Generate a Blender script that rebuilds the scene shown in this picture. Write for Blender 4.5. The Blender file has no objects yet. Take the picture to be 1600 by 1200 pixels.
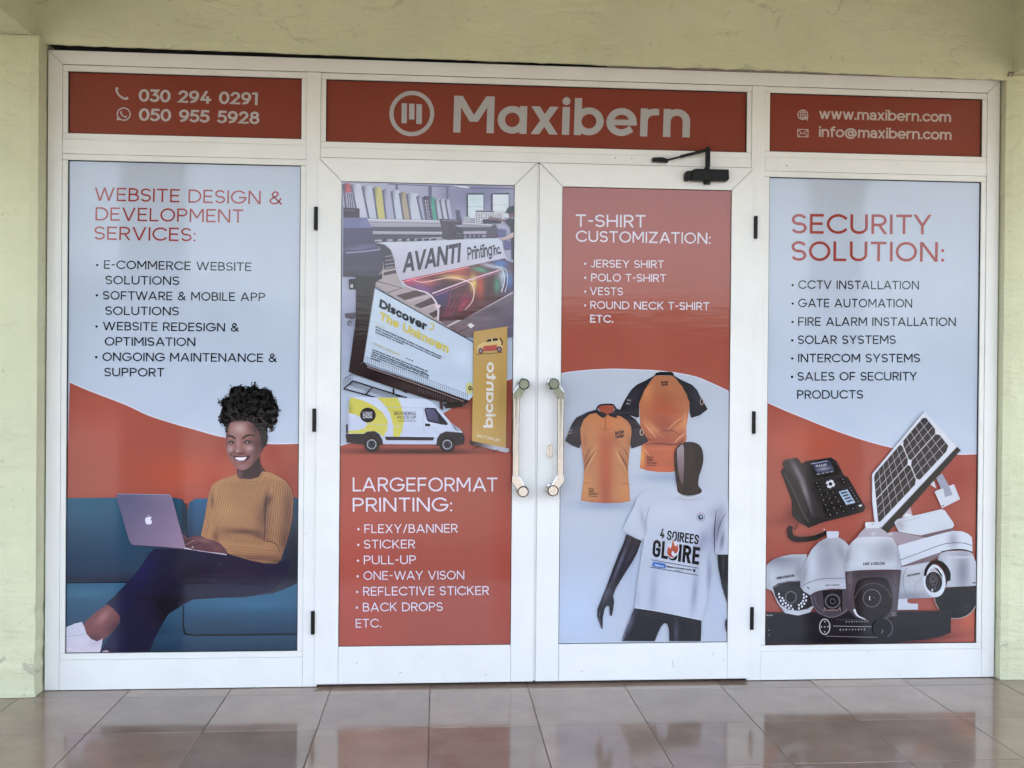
import bpy, bmesh, math, random
import numpy as np
from mathutils import Matrix, Vector
from mathutils.geometry import delaunay_2d_cdt

random.seed(7)
rng = np.random.default_rng(7)
R_ = math.radians
scene = bpy.context.scene
C = scene.collection

# ------------------------------------------------------------------ camera
cam_data = bpy.data.cameras.new('camera')
cam_data.sensor_width = 36.0
cam_data.lens = 34.95
cam_data.clip_start = 0.05
cam_data.clip_end = 3000
cam = bpy.data.objects.new('camera', cam_data)
C.objects.link(cam)
RIGHT = Vector((0.997183, -0.074527, 0.008501))
FWD = Vector((0.074573, 0.997202, -0.005265))
UP = Vector((-0.008084, 0.005884, 0.999950))
M = Matrix((RIGHT, UP, -FWD)).transposed().to_4x4()
M.translation = Vector((-0.2977, -4.0902, 1.2625))
cam.matrix_world = M
scene.camera = cam

# ------------------------------------------------------------------ sky, sun, exposure
world = bpy.data.worlds.new('World')
scene.world = world
world.use_nodes = True
wn = world.node_tree
wn.nodes.clear()
wout = wn.nodes.new('ShaderNodeOutputWorld')
wbg = wn.nodes.new('ShaderNodeBackground')
sky = wn.nodes.new('ShaderNodeTexSky')
sky.sky_type = 'NISHITA'
sky.sun_disc = False
SUN_EL, SUN_AZ = 58.0, 20.0          # the sun stands behind the building, the front is in shade
sky.sun_elevation = R_(SUN_EL)
sky.sun_rotation = R_(SUN_AZ)
sky.air_density = 1.0
sky.dust_density = 4.0
sky.ozone_density = 1.0
wbg.inputs['Strength'].default_value = 0.15
hz = wn.nodes.new('ShaderNodeHueSaturation')       # thin overcast: a paler blue
hz.inputs['Saturation'].default_value = 0.62
wn.links.new(sky.outputs[0], hz.inputs['Color'])
wn.links.new(hz.outputs[0], wbg.inputs[0])
wn.links.new(wbg.outputs[0], wout.inputs[0])
sun_data = bpy.data.lights.new('sun', 'SUN')
sun_data.energy = 1.5
sun_data.angle = R_(12)
sun_data.color = (1.0, 0.95, 0.88)
sun = bpy.data.objects.new('sun', sun_data)
C.objects.link(sun)
el, az = R_(SUN_EL), R_(SUN_AZ)
sdir = Vector((math.sin(az) * math.cos(el), math.cos(az) * math.cos(el), math.sin(el)))
sun.rotation_euler = sdir.to_track_quat('Z', 'Y').to_euler()
scene.view_settings.view_transform = 'Standard'
scene.view_settings.look = 'None'
scene.view_settings.gamma = 1.0
scene.view_settings.use_curve_mapping = False
scene.view_settings.exposure = 3.08
scene.cycles.use_adaptive_sampling = True
scene.cycles.adaptive_threshold = 0.03
scene.cycles.max_bounces = 6
scene.cycles.diffuse_bounces = 3
scene.cycles.glossy_bounces = 3
scene.cycles.caustics_reflective = False
scene.cycles.caustics_refractive = False

# ------------------------------------------------------------------ materials
def lin(c):
    c = np.asarray(c, float) / 255.0
    return np.where(c <= 0.04045, c / 12.92, ((c + 0.055) / 1.055) ** 2.4)

class Nodes:
    def __init__(s, name):
        s.m = bpy.data.materials.new(name)
        s.m.use_nodes = True
        s.t = s.m.node_tree
        s.b = s.t.nodes['Principled BSDF']
    def n(s, typ, **kw):
        nd = s.t.nodes.new(typ)
        for k, v in kw.items():
            if k in nd.inputs: nd.inputs[k].default_value = v
            else: setattr(nd, k, v)
        return nd
    def l(s, a, b): s.t.links.new(a, b)

def plain(name, rgb, rough=0.5, metal=0.0, spec=0.5, coat=0.0):
    k = Nodes(name)
    k.b.inputs['Base Color'].default_value = (*rgb, 1)
    k.b.inputs['Roughness'].default_value = rough
    k.b.inputs['Metallic'].default_value = metal
    k.b.inputs['Specular IOR Level'].default_value = spec
    return k.m

def ramp(k, src, stops):
    r = k.n('ShaderNodeValToRGB')
    e = r.color_ramp.elements
    while len(e) < len(stops): e.new(0.5)
    for i, (p, c) in enumerate(stops):
        e[i].position = p
        e[i].color = (*c, 1) if len(c) == 3 else c
    k.l(src, r.inputs[0])
    return r

def mixc(k, fac, a, b, mode='MIX'):
    m = k.n('ShaderNodeMix', data_type='RGBA', blend_type=mode)
    for sock, v in ((m.inputs[0], fac), (m.inputs[6], a), (m.inputs[7], b)):
        if hasattr(v, 'is_linked') or hasattr(v, 'links'): k.l(v, sock)
        else: sock.default_value = v
    return m.outputs[2]

def plaster(name, base):
    """painted render: uneven coat, trowel ridges, hairline cracks, chips low down"""
    k = Nodes(name)
    b = np.array(base)
    geo = k.n('ShaderNodeNewGeometry')
    P = geo.outputs['Position']
    def noise(scale, detail, rough, vec=None, dist=0.0):
        n = k.n('ShaderNodeTexNoise', Scale=scale, Detail=detail, Roughness=rough, Distortion=dist)
        k.l(vec if vec is not None else P, n.inputs['Vector']); return n.outputs[0]
    def math_(op, x, y, z=None):
        m = k.n('ShaderNodeMath', operation=op)
        for i, v in enumerate((x, y, z)):
            if v is None: continue
            if hasattr(v, 'links'): k.l(v, m.inputs[i])
            else: m.inputs[i].default_value = v
        return m.outputs[0]
    big = noise(1.5, 3.0, 0.6)
    st = k.n('ShaderNodeMapping'); st.inputs['Scale'].default_value = (2.2, 2.2, 6.0); k.l(P, st.inputs[0])
    trowel = noise(1.6, 4.0, 0.6, st.outputs[0], 0.5)
    fine = noise(75.0, 1.0, 0.65)
    wob = k.n('ShaderNodeTexNoise', Scale=5.0, Detail=3.0); k.l(P, wob.inputs['Vector'])
    wv = k.n('ShaderNodeVectorMath', operation='MULTIPLY_ADD'); k.l(wob.outputs['Color'], wv.inputs[0]); wv.inputs[1].default_value = (0.22, 0.22, 0.22); k.l(P, wv.inputs[2])
    cm = k.n('ShaderNodeMapping'); cm.inputs['Scale'].default_value = (2.0, 2.0, 5.2); k.l(wv.outputs[0], cm.inputs[0])
    vo = k.n('ShaderNodeTexVoronoi', feature='DISTANCE_TO_EDGE'); vo.inputs['Scale'].default_value = 1.0; k.l(cm.outputs[0], vo.inputs['Vector'])
    line = ramp(k, vo.outputs['Distance'], [(0.0, (1, 1, 1)), (0.010, (0.7, 0.7, 0.7)), (0.022, (0, 0, 0))]).outputs[0]
    gate = ramp(k, noise(2.6, 3.0, 0.6), [(0.53, (0, 0, 0)), (0.63, (1, 1, 1))]).outputs[0]
    sp0 = k.n('ShaderNodeSeparateXYZ'); k.l(P, sp0.inputs[0])
    beam = k.n('ShaderNodeMapRange'); k.l(sp0.outputs['Z'], beam.inputs[0]); beam.inputs[1].default_value = 2.3; beam.inputs[2].default_value = 2.56; beam.inputs[3].default_value = 0.25; beam.inputs[4].default_value = 1.0
    crack = math_('MULTIPLY', math_('MULTIPLY', line, gate), beam.outputs[0])
    c = ramp(k, big, [(0.30, tuple(b * 0.90)), (0.52, tuple(b)), (0.72, tuple(np.minimum(b * 1.06, 0.9)))]).outputs[0]
    grime = ramp(k, noise(7.0, 3.0, 0.7), [(0.52, (0, 0, 0)), (0.75, (0.30, 0.30, 0.30))]).outputs[0]
    c = mixc(k, grime, c, (*(b * np.array([.80, .78, .70])), 1))
    c = mixc(k, math_('MULTIPLY', crack, 0.42), c, (*(b * 0.35), 1))
    pits = ramp(k, noise(30.0, 1.0, 0.6), [(0.72, (0, 0, 0)), (0.77, (0.30, 0.30, 0.30))]).outputs[0]
    c = mixc(k, pits, c, (*(b * 0.5), 1))
    sep = k.n('ShaderNodeSeparateXYZ'); k.l(P, sep.inputs[0])
    low = ramp(k, math_('MULTIPLY_ADD', noise(6.0, 2.0, 0.65), -0.30, sep.outputs['Z']), [(0.0, (1, 1, 1)), (0.004, (0, 0, 0))]).outputs[0]
    chips = ramp(k, noise(16.0, 3.0, 0.6), [(0.56, (0, 0, 0)), (0.60, (0.75, 0.75, 0.75))]).outputs[0]
    chip = math_('MULTIPLY', low, chips)
    c = mixc(k, chip, c, (0.40, 0.36, 0.28, 1))
    k.l(c, k.b.inputs['Base Color'])
    k.b.inputs['Roughness'].default_value = 0.6
    k.b.inputs['Specular IOR Level'].default_value = 0.3
    h = math_('MULTIPLY_ADD', fine, 0.10, trowel)
    bp = k.n('ShaderNodeBump', Strength=0.6, Distance=0.02)
    k.l(h, bp.inputs['Height'])
    k.l(bp.outputs[0], k.b.inputs['Normal'])
    return k.m

def powder_coat(name, base):
    k = Nodes(name)
    co = k.n('ShaderNodeTexCoord')
    geo = k.n('ShaderNodeNewGeometry')
    n1 = k.n('ShaderNodeTexNoise', Scale=3.1, Detail=6.0, Roughness=0.65)
    k.l(geo.outputs['Position'], n1.inputs['Vector'])
    b = np.array(base)
    r1 = ramp(k, n1.outputs[0], [(0.35, tuple(b * 0.94)), (0.6, tuple(b))])
    mp = k.n('ShaderNodeMapping'); mp.inputs['Scale'].default_value = (14, 14, 5); mp.inputs['Rotation'].default_value = (0, 0.5, 0)
    k.l(geo.outputs['Position'], mp.inputs[0])
    n2 = k.n('ShaderNodeTexNoise', Scale=1.0, Detail=5.0, Roughness=0.75, Distortion=1.2)
    k.l(mp.outputs[0], n2.inputs['Vector'])
    sc = ramp(k, n2.outputs[0], [(0.66, (0, 0, 0)), (0.74, (0.35, 0.35, 0.35))])
    c = mixc(k, sc.outputs[0], r1.outputs[0], (0.42, 0.40, 0.37, 1))
    k.l(c, k.b.inputs['Base Color'])
    rr = k.n('ShaderNodeMath', operation='MULTIPLY_ADD'); k.l(n1.outputs[0], rr.inputs[0]); rr.inputs[1].default_value = 0.2; rr.inputs[2].default_value = 0.22
    k.l(rr.outputs[0], k.b.inputs['Roughness'])
    return k.m

def printed_film():
    k = Nodes('printed_film')
    at = k.n('ShaderNodeVertexColor', layer_name='Col')
    geo = k.n('ShaderNodeNewGeometry')
    n1 = k.n('ShaderNodeTexNoise', Scale=2.2, Detail=5.0, Roughness=0.6)
    k.l(geo.outputs['Position'], n1.inputs['Vector'])
    fad = ramp(k, n1.outputs[0], [(0.3, (0.94, 0.94, 0.94)), (0.7, (1.0, 1.0, 1.0))])
    c = mixc(k, 1.0, at.outputs[0], fad.outputs[0], 'MULTIPLY')
    k.l(c, k.b.inputs['Base Color'])
    k.b.inputs['Roughness'].default_value = 0.06
    k.b.inputs['Specular IOR Level'].default_value = 0.36
    mp = k.n('ShaderNodeMapping'); mp.inputs['Scale'].default_value = (1.0, 1.0, 7.0)
    k.l(geo.outputs['Position'], mp.inputs[0])
    n2 = k.n('ShaderNodeTexNoise', Scale=4.5, Detail=5.0, Roughness=0.62, Distortion=0.4)
    k.l(mp.outputs[0], n2.inputs['Vector'])
    bp = k.n('ShaderNodeBump', Strength=0.10, Distance=0.003)
    k.l(n2.outputs[0], bp.inputs['Height'])
    k.l(bp.outputs[0], k.b.inputs['Normal'])
    return k.m

def glazed_tile():
    k = Nodes('glazed_tile')
    oi = k.n('ShaderNodeObjectInfo')
    geo = k.n('ShaderNodeNewGeometry')
    n1 = k.n('ShaderNodeTexNoise', Scale=5.0, Detail=6.0, Roughness=0.6)
    k.l(geo.outputs['Position'], n1.inputs['Vector'])
    n2 = k.n('ShaderNodeTexNoise', Scale=90.0, Detail=2.0)
    k.l(geo.outputs['Position'], n2.inputs['Vector'])
    r1 = ramp(k, n1.outputs[0], [(0.3, (0.205, 0.145, 0.108)), (0.7, (0.275, 0.200, 0.152))])
    vr = ramp(k, oi.outputs['Random'], [(0.0, (0.86, 0.86, 0.86)), (1.0, (1.10, 1.10, 1.10))])
    c = mixc(k, 1.0, r1.outputs[0], vr.outputs[0], 'MULTIPLY')
    sp = ramp(k, n2.outputs[0], [(0.68, (0, 0, 0)), (0.72, (0.3, 0.3, 0.3))])
    c = mixc(k, sp.outputs[0], c, (0.12, 0.10, 0.09, 1))
    k.l(c, k.b.inputs['Base Color'])
    rr = k.n('ShaderNodeMath', operation='MULTIPLY_ADD'); k.l(n1.outputs[0], rr.inputs[0]); rr.inputs[1].default_value = 0.22; rr.inputs[2].default_value = -0.01
    k.l(rr.outputs[0], k.b.inputs['Roughness'])
    k.b.inputs['Specular IOR Level'].default_value = 0.5
    n3 = k.n('ShaderNodeTexNoise', Scale=7.0, Detail=2.0)
    k.l(geo.outputs['Position'], n3.inputs['Vector'])
    bp = k.n('ShaderNodeBump', Strength=0.10, Distance=0.004)
    k.l(n3.outputs[0], bp.inputs['Height']); k.l(bp.outputs[0], k.b.inputs['Normal'])
    return k.m

def brushed(name, rgb, rough):
    k = Nodes(name)
    k.b.inputs['Base Color'].default_value = (*rgb, 1)
    k.b.inputs['Metallic'].default_value = 1.0
    geo = k.n('ShaderNodeNewGeometry')
    mp = k.n('ShaderNodeMapping'); mp.inputs['Scale'].default_value = (160, 160, 12)
    k.l(geo.outputs['Position'], mp.inputs[0])
    n1 = k.n('ShaderNodeTexNoise', Scale=1.0, Detail=2.0)
    k.l(mp.outputs[0], n1.inputs['Vector'])
    rr = k.n('ShaderNodeMath', operation='MULTIPLY_ADD'); k.l(n1.outputs[0], rr.inputs[0]); rr.inputs[1].default_value = 0.10; rr.inputs[2].default_value = rough - 0.05
    k.l(rr.outputs[0], k.b.inputs['Roughness'])
    return k.m

def mottled(name, a, b, scale, rough=0.9):
    k = Nodes(name)
    geo = k.n('ShaderNodeNewGeometry')
    n1 = k.n('ShaderNodeTexNoise', Scale=scale, Detail=6.0, Roughness=0.65)
    k.l(geo.outputs['Position'], n1.inputs['Vector'])
    r1 = ramp(k, n1.outputs[0], [(0.3, a), (0.7, b)])
    k.l(r1.outputs[0], k.b.inputs['Base Color'])
    k.b.inputs['Roughness'].default_value = rough
    return k.m

MAT = dict(
    plaster=plaster('lime_plaster', (0.590, 0.595, 0.405)),
    white=powder_coat('white_powder_coat', (0.80, 0.79, 0.77)),
    bead=powder_coat('white_bead', (0.79, 0.78, 0.75)),
    film=printed_film(),
    tile=glazed_tile(),
    grout=mottled('grout', (0.17, 0.135, 0.11), (0.30, 0.25, 0.21), 30),
    black=plain('black_enamel', (0.005, 0.0045, 0.0045), 0.42, spec=0.22),
    rubber=plain('black_rubber', (0.010, 0.010, 0.011), 0.6, spec=0.2),
    steel=brushed('satin_steel', (0.46, 0.46, 0.46), 0.17),
    chrome=brushed('polished_steel', (0.48, 0.47, 0.46), 0.14),
    glass=plain('dark_glass', (0.03, 0.035, 0.04), 0.05),
    scuff=plain('scuff', (0.22, 0.20, 0.19), 0.6),
    dark=plain('dark_void', (0.02, 0.02, 0.02), 0.8),
    inner=plain('interior_paint', (0.35, 0.33, 0.30), 0.8),
    ceil=mottled('ceiling_paint', (0.60, 0.57, 0.44), (0.67, 0.64, 0.49), 2, 0.7),
    plain_wall=mottled('plain_render', (0.54, 0.55, 0.37), (0.60, 0.61, 0.42), 2, 0.7),
    ground=mottled('bare_ground', (0.13, 0.117, 0.10), (0.20, 0.18, 0.155), 3),
    leaf=mottled('foliage', (0.022, 0.036, 0.013), (0.05, 0.075, 0.026), 3),
)

# ------------------------------------------------------------------ object helpers
def link(o, parent=None):
    C.objects.link(o)
    if parent is not None: o.parent = parent
    return o

def world_loc(o):
    v = Vector(o.location)
    while o.parent is not None:
        o = o.parent; v = v + Vector(o.location)
    return v

def tag(o, label=None, cat=None, group=None, kind=None):
    for key, v in (('label', label), ('category', cat), ('group', group), ('kind', kind)):
        if v: o[key] = v
    return o

def thing(name, loc, label, cat, group=None):
    o = bpy.data.objects.new(name, None)
    o.empty_display_size = 0.1
    o.location = loc
    link(o)
    return tag(o, label, cat, group)

def from_bm(name, bm, mat, parent=None, smooth=False):
    off = world_loc(parent) if parent is not None else Vector((0, 0, 0))
    bmesh.ops.translate(bm, verts=bm.verts, vec=-off)
    me = bpy.data.meshes.new(name)
    bm.to_mesh(me); bm.free()
    if smooth:
        for p in me.polygons: p.use_smooth = True
    me.materials.append(MAT[mat] if isinstance(mat, str) else mat)
    return link(bpy.data.objects.new(name, me), parent)

def bm_box(bm, x0, x1, y0, y1, z0, z1, bev=0.0):
    t = bmesh.new()
    bmesh.ops.create_cube(t, size=1.0)
    bmesh.ops.scale(t, verts=t.verts, vec=(x1 - x0, y1 - y0, z1 - z0))
    bmesh.ops.translate(t, verts=t.verts, vec=((x0 + x1) / 2, (y0 + y1) / 2, (z0 + z1) / 2))
    if bev: bmesh.ops.bevel(t, geom=t.edges[:], offset=bev, segments=2, affect='EDGES', profile=0.6)
    merge(bm, t)

def merge(bm, t):
    me = bpy.data.meshes.new('tmp'); t.to_mesh(me); t.free()
    bm.from_mesh(me); bpy.data.meshes.remove(me)

def bm_prism(bm, poly, y0, y1, bev=0.0):
    """poly in (x, z), extruded from y0 (front) to y1 (back)"""
    t = bmesh.new()
    f = [t.verts.new((x, y0, z)) for x, z in poly]
    b = [t.verts.new((x, y1, z)) for x, z in poly]
    n = len(poly)
    t.faces.new(f); t.faces.new(list(reversed(b)))
    for i in range(n):
        t.faces.new((f[i], b[i], b[(i + 1) % n], f[(i + 1) % n]))
    bmesh.ops.recalc_face_normals(t, faces=t.faces)
    if bev: bmesh.ops.bevel(t, geom=t.edges[:], offset=bev, segments=2, affect='EDGES', profile=0.6)
    merge(bm, t)

def bm_cyl(bm, p0, p1, r0, r1=None, seg=24, caps=True):
    r1 = r0 if r1 is None else r1
    p0, p1 = Vector(p0), Vector(p1)
    t = bmesh.new()
    bmesh.ops.create_cone(t, cap_ends=caps, segments=seg, radius1=r0, radius2=r1, depth=(p1 - p0).length)
    q = (p1 - p0).to_track_quat('Z', 'Y').to_matrix().to_4x4()
    q.translation = (p0 + p1) / 2
    bmesh.ops.transform(t, matrix=q, verts=t.verts)
    merge(bm, t)

def box(name, x0, x1, y0, y1, z0, z1, mat, parent=None, bev=0.0):
    bm = bmesh.new(); bm_box(bm, x0, x1, y0, y1, z0, z1, bev)
    return from_bm(name, bm, mat, parent)

def prism(name, poly, y0, y1, mat, parent=None, bev=0.0):
    bm = bmesh.new(); bm_prism(bm, poly, y0, y1, bev)
    return from_bm(name, bm, mat, parent)

# ------------------------------------------------------------------ ground, floor
gr = bmesh.new()
for q in ([(-400, -400, -0.15), (400, -400, -0.15), (400, 400, -0.15), (-400, 400, -0.15)],):
    gr.faces.new([gr.verts.new(v) for v in q])
tag(from_bm('ground', gr, 'ground'), kind='structure')

VD = 2.25                       # depth of the veranda
XW0, XW1 = -4.2, 4.5
floor = tag(box('floor', XW0, XW1, -VD, 0.9, -0.15, -0.004, 'grout'), kind='structure')
T, X0, Y0 = 0.4, -1.5195, -0.095
tile_me = None
for i in range(-6, 15):
    for j in range(-1, 5):
        xa, xb = X0 + T * i, X0 + T * (i + 1)
        yb, ya = Y0 - T * j, Y0 - T * (j + 1)
        ya = max(ya, -VD)
        if xb > XW1 + 0.2 or xa < XW0 - 0.2: continue
        if tile_me is None:
            bm = bmesh.new(); bm_box(bm, 0.0014, T - 0.0014, 0.0014, T - 0.0014, -0.007, 0.0, 0.0012)
            tile_me = bpy.data.meshes.new('tile'); bm.to_mesh(tile_me); bm.free(); tile_me.materials.append(MAT['tile'])
        o = link(bpy.data.objects.new('tile', tile_me), floor)
        o.location = (xa, yb - T, random.uniform(-0.0006, 0.0))
        o.rotation_euler = (random.uniform(-1, 1) * 0.0012, random.uniform(-1, 1) * 0.0012, 0)

# ------------------------------------------------------------------ the building round the shopfront
FL, FR, FT = -1.8535, 2.091, 2.556            # outline of the aluminium frame
bld = thing('shop_building', (0.1, 0.1, 0.0), 'lime-cream plastered building wall and beams framing the white shopfront', 'building')

def rough_panel(name, x0, x1, y0, y1, z0, z1, mat, nx, nz, amp, edge=None, seed=0):
    """a plaster block with a slightly uneven front and edges"""
    r = random.Random(seed)
    bm = bmesh.new()
    front = {}
    for i in range(nx + 1):
        for k in range(nz + 1):
            x = x0 + (x1 - x0) * i / nx; z = z0 + (z1 - z0) * k / nz
            y = y0 + r.uniform(-amp, amp)
            if edge: x, y, z = edge(x, y, z, i / nx, k / nz, r)
            front[i, k] = bm.verts.new((x, y, z))
    for i in range(nx):
        for k in range(nz):
            bm.faces.new((front[i, k], front[i + 1, k], front[i + 1, k + 1], front[i, k + 1]))
    ring = [(i, 0) for i in range(nx)] + [(nx, k) for k in range(nz)] + [(i, nz) for i in range(nx, 0, -1)] + [(0, k) for k in range(nz, 0, -1)]
    back = [bm.verts.new((front[p].co.x, y1, front[p].co.z)) for p in ring]
    n = len(ring)
    for a in range(n):
        bm.faces.new((front[ring[a]], back[a], back[(a + 1) % n], front[ring[(a + 1) % n]]))
    bm.faces.new(back)
    bmesh.ops.recalc_face_normals(bm, faces=bm.faces)
    o = from_bm(name, bm, mat, bld)
    return o

def lintel_edge(x, y, z, u, v, r):
    if v == 0:
        z = 2.567 - 0.020 * u + r.uniform(-0.0015, 0.0015)
        if 0.60 < u < 0.86: z += 0.004 * math.sin((u - 0.60) / 0.26 * math.pi) + r.uniform(-0.002, 0.003)
        if v == 0: y += 0.004
    return x, y, z
rough_panel('lintel', -1.895, 2.125, -0.042, -0.026, 2.560, 3.06, 'plaster', 120, 14, 0.0012, lintel_edge, 3)

def pil_edge(sign):
    def f(x, y, z, u, v, r):
        inner = (u == 1) if sign < 0 else (u == 0)
        if inner:
            y += 0.004
            if v < 0.14 and r.random() < 0.5: x += sign * r.uniform(0.001, 0.006); y += r.uniform(0, 0.004)
        if v == 0: y -= 0.002; 
        return x, y, z
    return f
box('lintel_core', -1.90, 2.13, -0.0255, 0.16, 2.66, 3.058, 'dark', bld)
box('lintel_core', -1.90, 2.13, 0.075, 0.16, 2.50, 2.659, 'dark', bld)
rough_panel('pilaster', -2.30, -1.859, -0.083, 0.16, 0.001, 2.584, 'plaster', 14, 70, 0.0010, pil_edge(-1), 5)
rough_panel('pilaster', 2.0965, 2.55, -0.040, 0.16, 0.001, 2.566, 'plaster', 14, 70, 0.0012, pil_edge(1), 6)
box('beam', -2.30, -1.886, -VD - 0.1, -0.02, 2.5865, 3.055, 'plaster', bld, 0.006)
box('beam', 2.122, 2.55, -VD - 0.1, -0.02, 2.5685, 3.055, 'plaster', bld, 0.006)
box('front_beam', XW0, XW1, -VD - 0.16, -VD + 0.1, 2.66, 3.052, 'plain_wall', bld, 0.004)
box('column', -2.26, -1.90, -VD - 0.13, -VD + 0.07, -0.149, 2.585, 'plain_wall', bld, 0.01)
box('column', 2.17, 2.47, -VD - 0.13, -VD + 0.07, -0.149, 2.567, 'plain_wall', bld, 0.01)
box('ceiling', XW0, XW1, -VD - 0.5, 0.3, 3.062, 3.22, 'ceil', bld)
box('wall', XW0, -2.302, -0.02, 0.16, 0.001, 3.060, 'plain_wall', bld)
box('wall', 2.552, XW1, -0.02, 0.16, 0.001, 3.060, 'plain_wall', bld)
box('parapet', XW0, XW1, -0.3, 0.3, 3.222, 4.4, 'plain_wall', bld)
# the room behind the glass
bm = bmesh.new()
for q in ([(-2.2, 4, 0), (2.45, 4, 0), (2.45, 4, 3), (-2.2, 4, 3)], [(-2.2, .17, 0), (-2.2, 4, 0), (-2.2, 4, 3), (-2.2, .17, 3)],
          [(2.45, .17, 0), (2.45, 4, 0), (2.45, 4, 3), (2.45, .17, 3)], [(-2.2, .17, 3.0), (2.45, .17, 3.0), (2.45, 4, 3.0), (-2.2, 4, 3.0)],
          [(-2.2, .17, -0.003), (2.45, .17, -0.003), (2.45, 4, -0.003), (-2.2, 4, -0.003)]):
    bm.faces.new([bm.verts.new(v) for v in q])
from_bm('room', bm, 'inner', bld)
# putty smear and debris along the lintel foot, a wad of mortar in the right corner
bm = bmesh.new()
for k in range(26):
    u = k / 25
    x = 0.42 + u * 1.38
    h = 0.004 + 0.007 * abs(math.sin(u * 5.3 + 0.4)) * random.uniform(0.6, 1.0)
    z = 2.5565 - 0.002 * u
    bm_box(bm, x - 0.03, x + 0.03, -0.020 - random.uniform(0, 0.004), -0.004, z, z + h, 0.0015)
from_bm('mortar_smear', bm, mottled('mortar', (0.16, 0.13, 0.10), (0.34, 0.30, 0.24), 40), bld)
bm = bmesh.new()
for k in range(14):
    c = Vector((2.094 + random.uniform(0, 0.022), -0.046 - random.uniform(0, 0.012), 2.566 + random.uniform(-0.006, 0.012)))
    t = bmesh.new(); bmesh.ops.create_icosphere(t, subdivisions=1, radius=random.uniform(0.002, 0.006)); bmesh.ops.translate(t, verts=t.verts, vec=c); merge(bm, t)
from_bm('mortar_wad', bm, bpy.data.materials['mortar'], bld)

# woodland across the yard, mirrored faintly in the glossy films
bm = bmesh.new()
rr = random.Random(11)
for k in range(240):
    x = -46 + 92 * k / 239 + rr.uniform(-.5, .5)
    h = 3.0 + 1.4 * math.sin(x * 0.21 + 1.1) * math.sin(x * 0.083) + rr.uniform(-.4, .7)
    y = -31 - rr.uniform(0, 4)
    for q in range(5):
        t = bmesh.new()
        bmesh.ops.create_icosphere(t, subdivisions=2, radius=rr.uniform(.45, .95))
        for v in t.verts: v.co *= 1 + rr.uniform(-.28, .28)
        bmesh.ops.translate(t, verts=t.verts, vec=(x + rr.uniform(-.7, .7), y + rr.uniform(-.8, .8), -0.1 + h * (q + .5) / 5))
        merge(bm, t)
tag(from_bm('woodland', bm, 'leaf'), 'dark green wood across the yard facing the shopfront', 'woodland', kind='stuff')

# ------------------------------------------------------------------ aluminium shopfront frame
G = 0.0009
fr = thing('shopfront_frame', (0.118, 0.0, 0.0), 'white aluminium shopfront frame with fixed side lights, transoms and kick panels around the doors', 'shop window')
JW = 0.055
BV = 0.0012
D0, D1 = 0.0, 0.065
prism('jamb', [(FL, 0.002), (FL + JW, 0.002), (FL + JW, FT - JW), (FL, FT - G)], D0, D1, 'white', fr, BV)
prism('jamb', [(FR - JW, 0.002), (FR, 0.002), (FR, FT - G), (FR - JW, FT - JW)], D0, D1, 'white', fr, BV)
prism('head', [(FL + G, FT), (FL + JW + G, FT - JW + G), (FR - JW - G, FT - JW + G), (FR - G, FT)], D0, D1, 'white', fr, BV)
MU = [(-0.837, -0.780), (1.009, 1.066)]
for a, b in MU:
    box('mullion', a, b, D0, D1, 0.002, FT - JW - G, 'white', fr, BV)
ZT0, ZT1 = 2.146, 2.203          # transom
secs = [(FL + JW + G, MU[0][0] - G), (MU[1][1] + G, FR - JW - G)]
for a, b in secs:
    box('transom', a, b, D0 + .0004, D1, ZT0, ZT1, 'white', fr, BV)
    box('kick_panel', a, b, D0 + .0004, D1, 0.002, 0.122, 'white', fr, BV)
box('transom', MU[0][1] + G, MU[1][0] - G, D0 + .0004, D1, 2.156, 2.196, 'white', fr, BV)

FILM_Y = 0.0145
def light(x0, x1, z0, z1, bw=0.0195, bt=0.024):
    """fixed light: four beads, rubber gasket, dark pane"""
    B0, B1 = 0.0036, 0.050
    box('bead', x0, x1, B0, B1, z1 - bt, z1, 'bead', fr, BV)
    box('bead', x0, x1, B0, B1, z0, z0 + bt, 'bead', fr, BV)
    box('bead', x0, x0 + bw, B0, B1, z0 + bt + G, z1 - bt - G, 'bead', fr, BV)
    box('bead', x1 - bw, x1, B0, B1, z0 + bt + G, z1 - bt - G, 'bead', fr, BV)
    a, b, c, d = x0 + bw, x1 - bw, z0 + bt, z1 - bt
    g = 0.0030
    bm = bmesh.new()
    bm_box(bm, a, a + g, 0.010, 0.0168, c + g, d - g); bm_box(bm, b - g, b, 0.010, 0.0168, c + g, d - g)
    bm_box(bm, a, b, 0.010, 0.0168, c, c + g); bm_box(bm, a, b, 0.010, 0.0168, d - g, d)
    from_bm('gasket', bm, 'rubber', fr)
    box('pane', a, b, 0.0172, 0.0232, c, d, 'glass', fr)
    return a, b, c, d

secs_top = [(FL + JW + G, MU[0][0] - G), (MU[0][1] + G, MU[1][0] - G), (MU[1][1] + G, FR - JW - G)]
tops = [light(a, b, (ZT1 if n != 1 else 2.196) + G, FT - JW - G - 0.0008) for n, (a, b) in enumerate(secs_top)]
bigs = [light(a, b, 0.122 + G, ZT0 - G, bw=0.0205, bt=0.0235) for a, b in secs]
# small drilled holes and screw heads in the frame
for (x, z) in ((0.50, 2.182), (0.43, 2.183), (1.83, 2.497), (1.70, 2.503), (1.16, 2.170)):
    bm = bmesh.new(); bm_cyl(bm, (x, -0.0006, z), (x, 0.001, z), 0.0022, seg=12)
    from_bm('screw_hole', bm, 'dark', fr)

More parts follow.
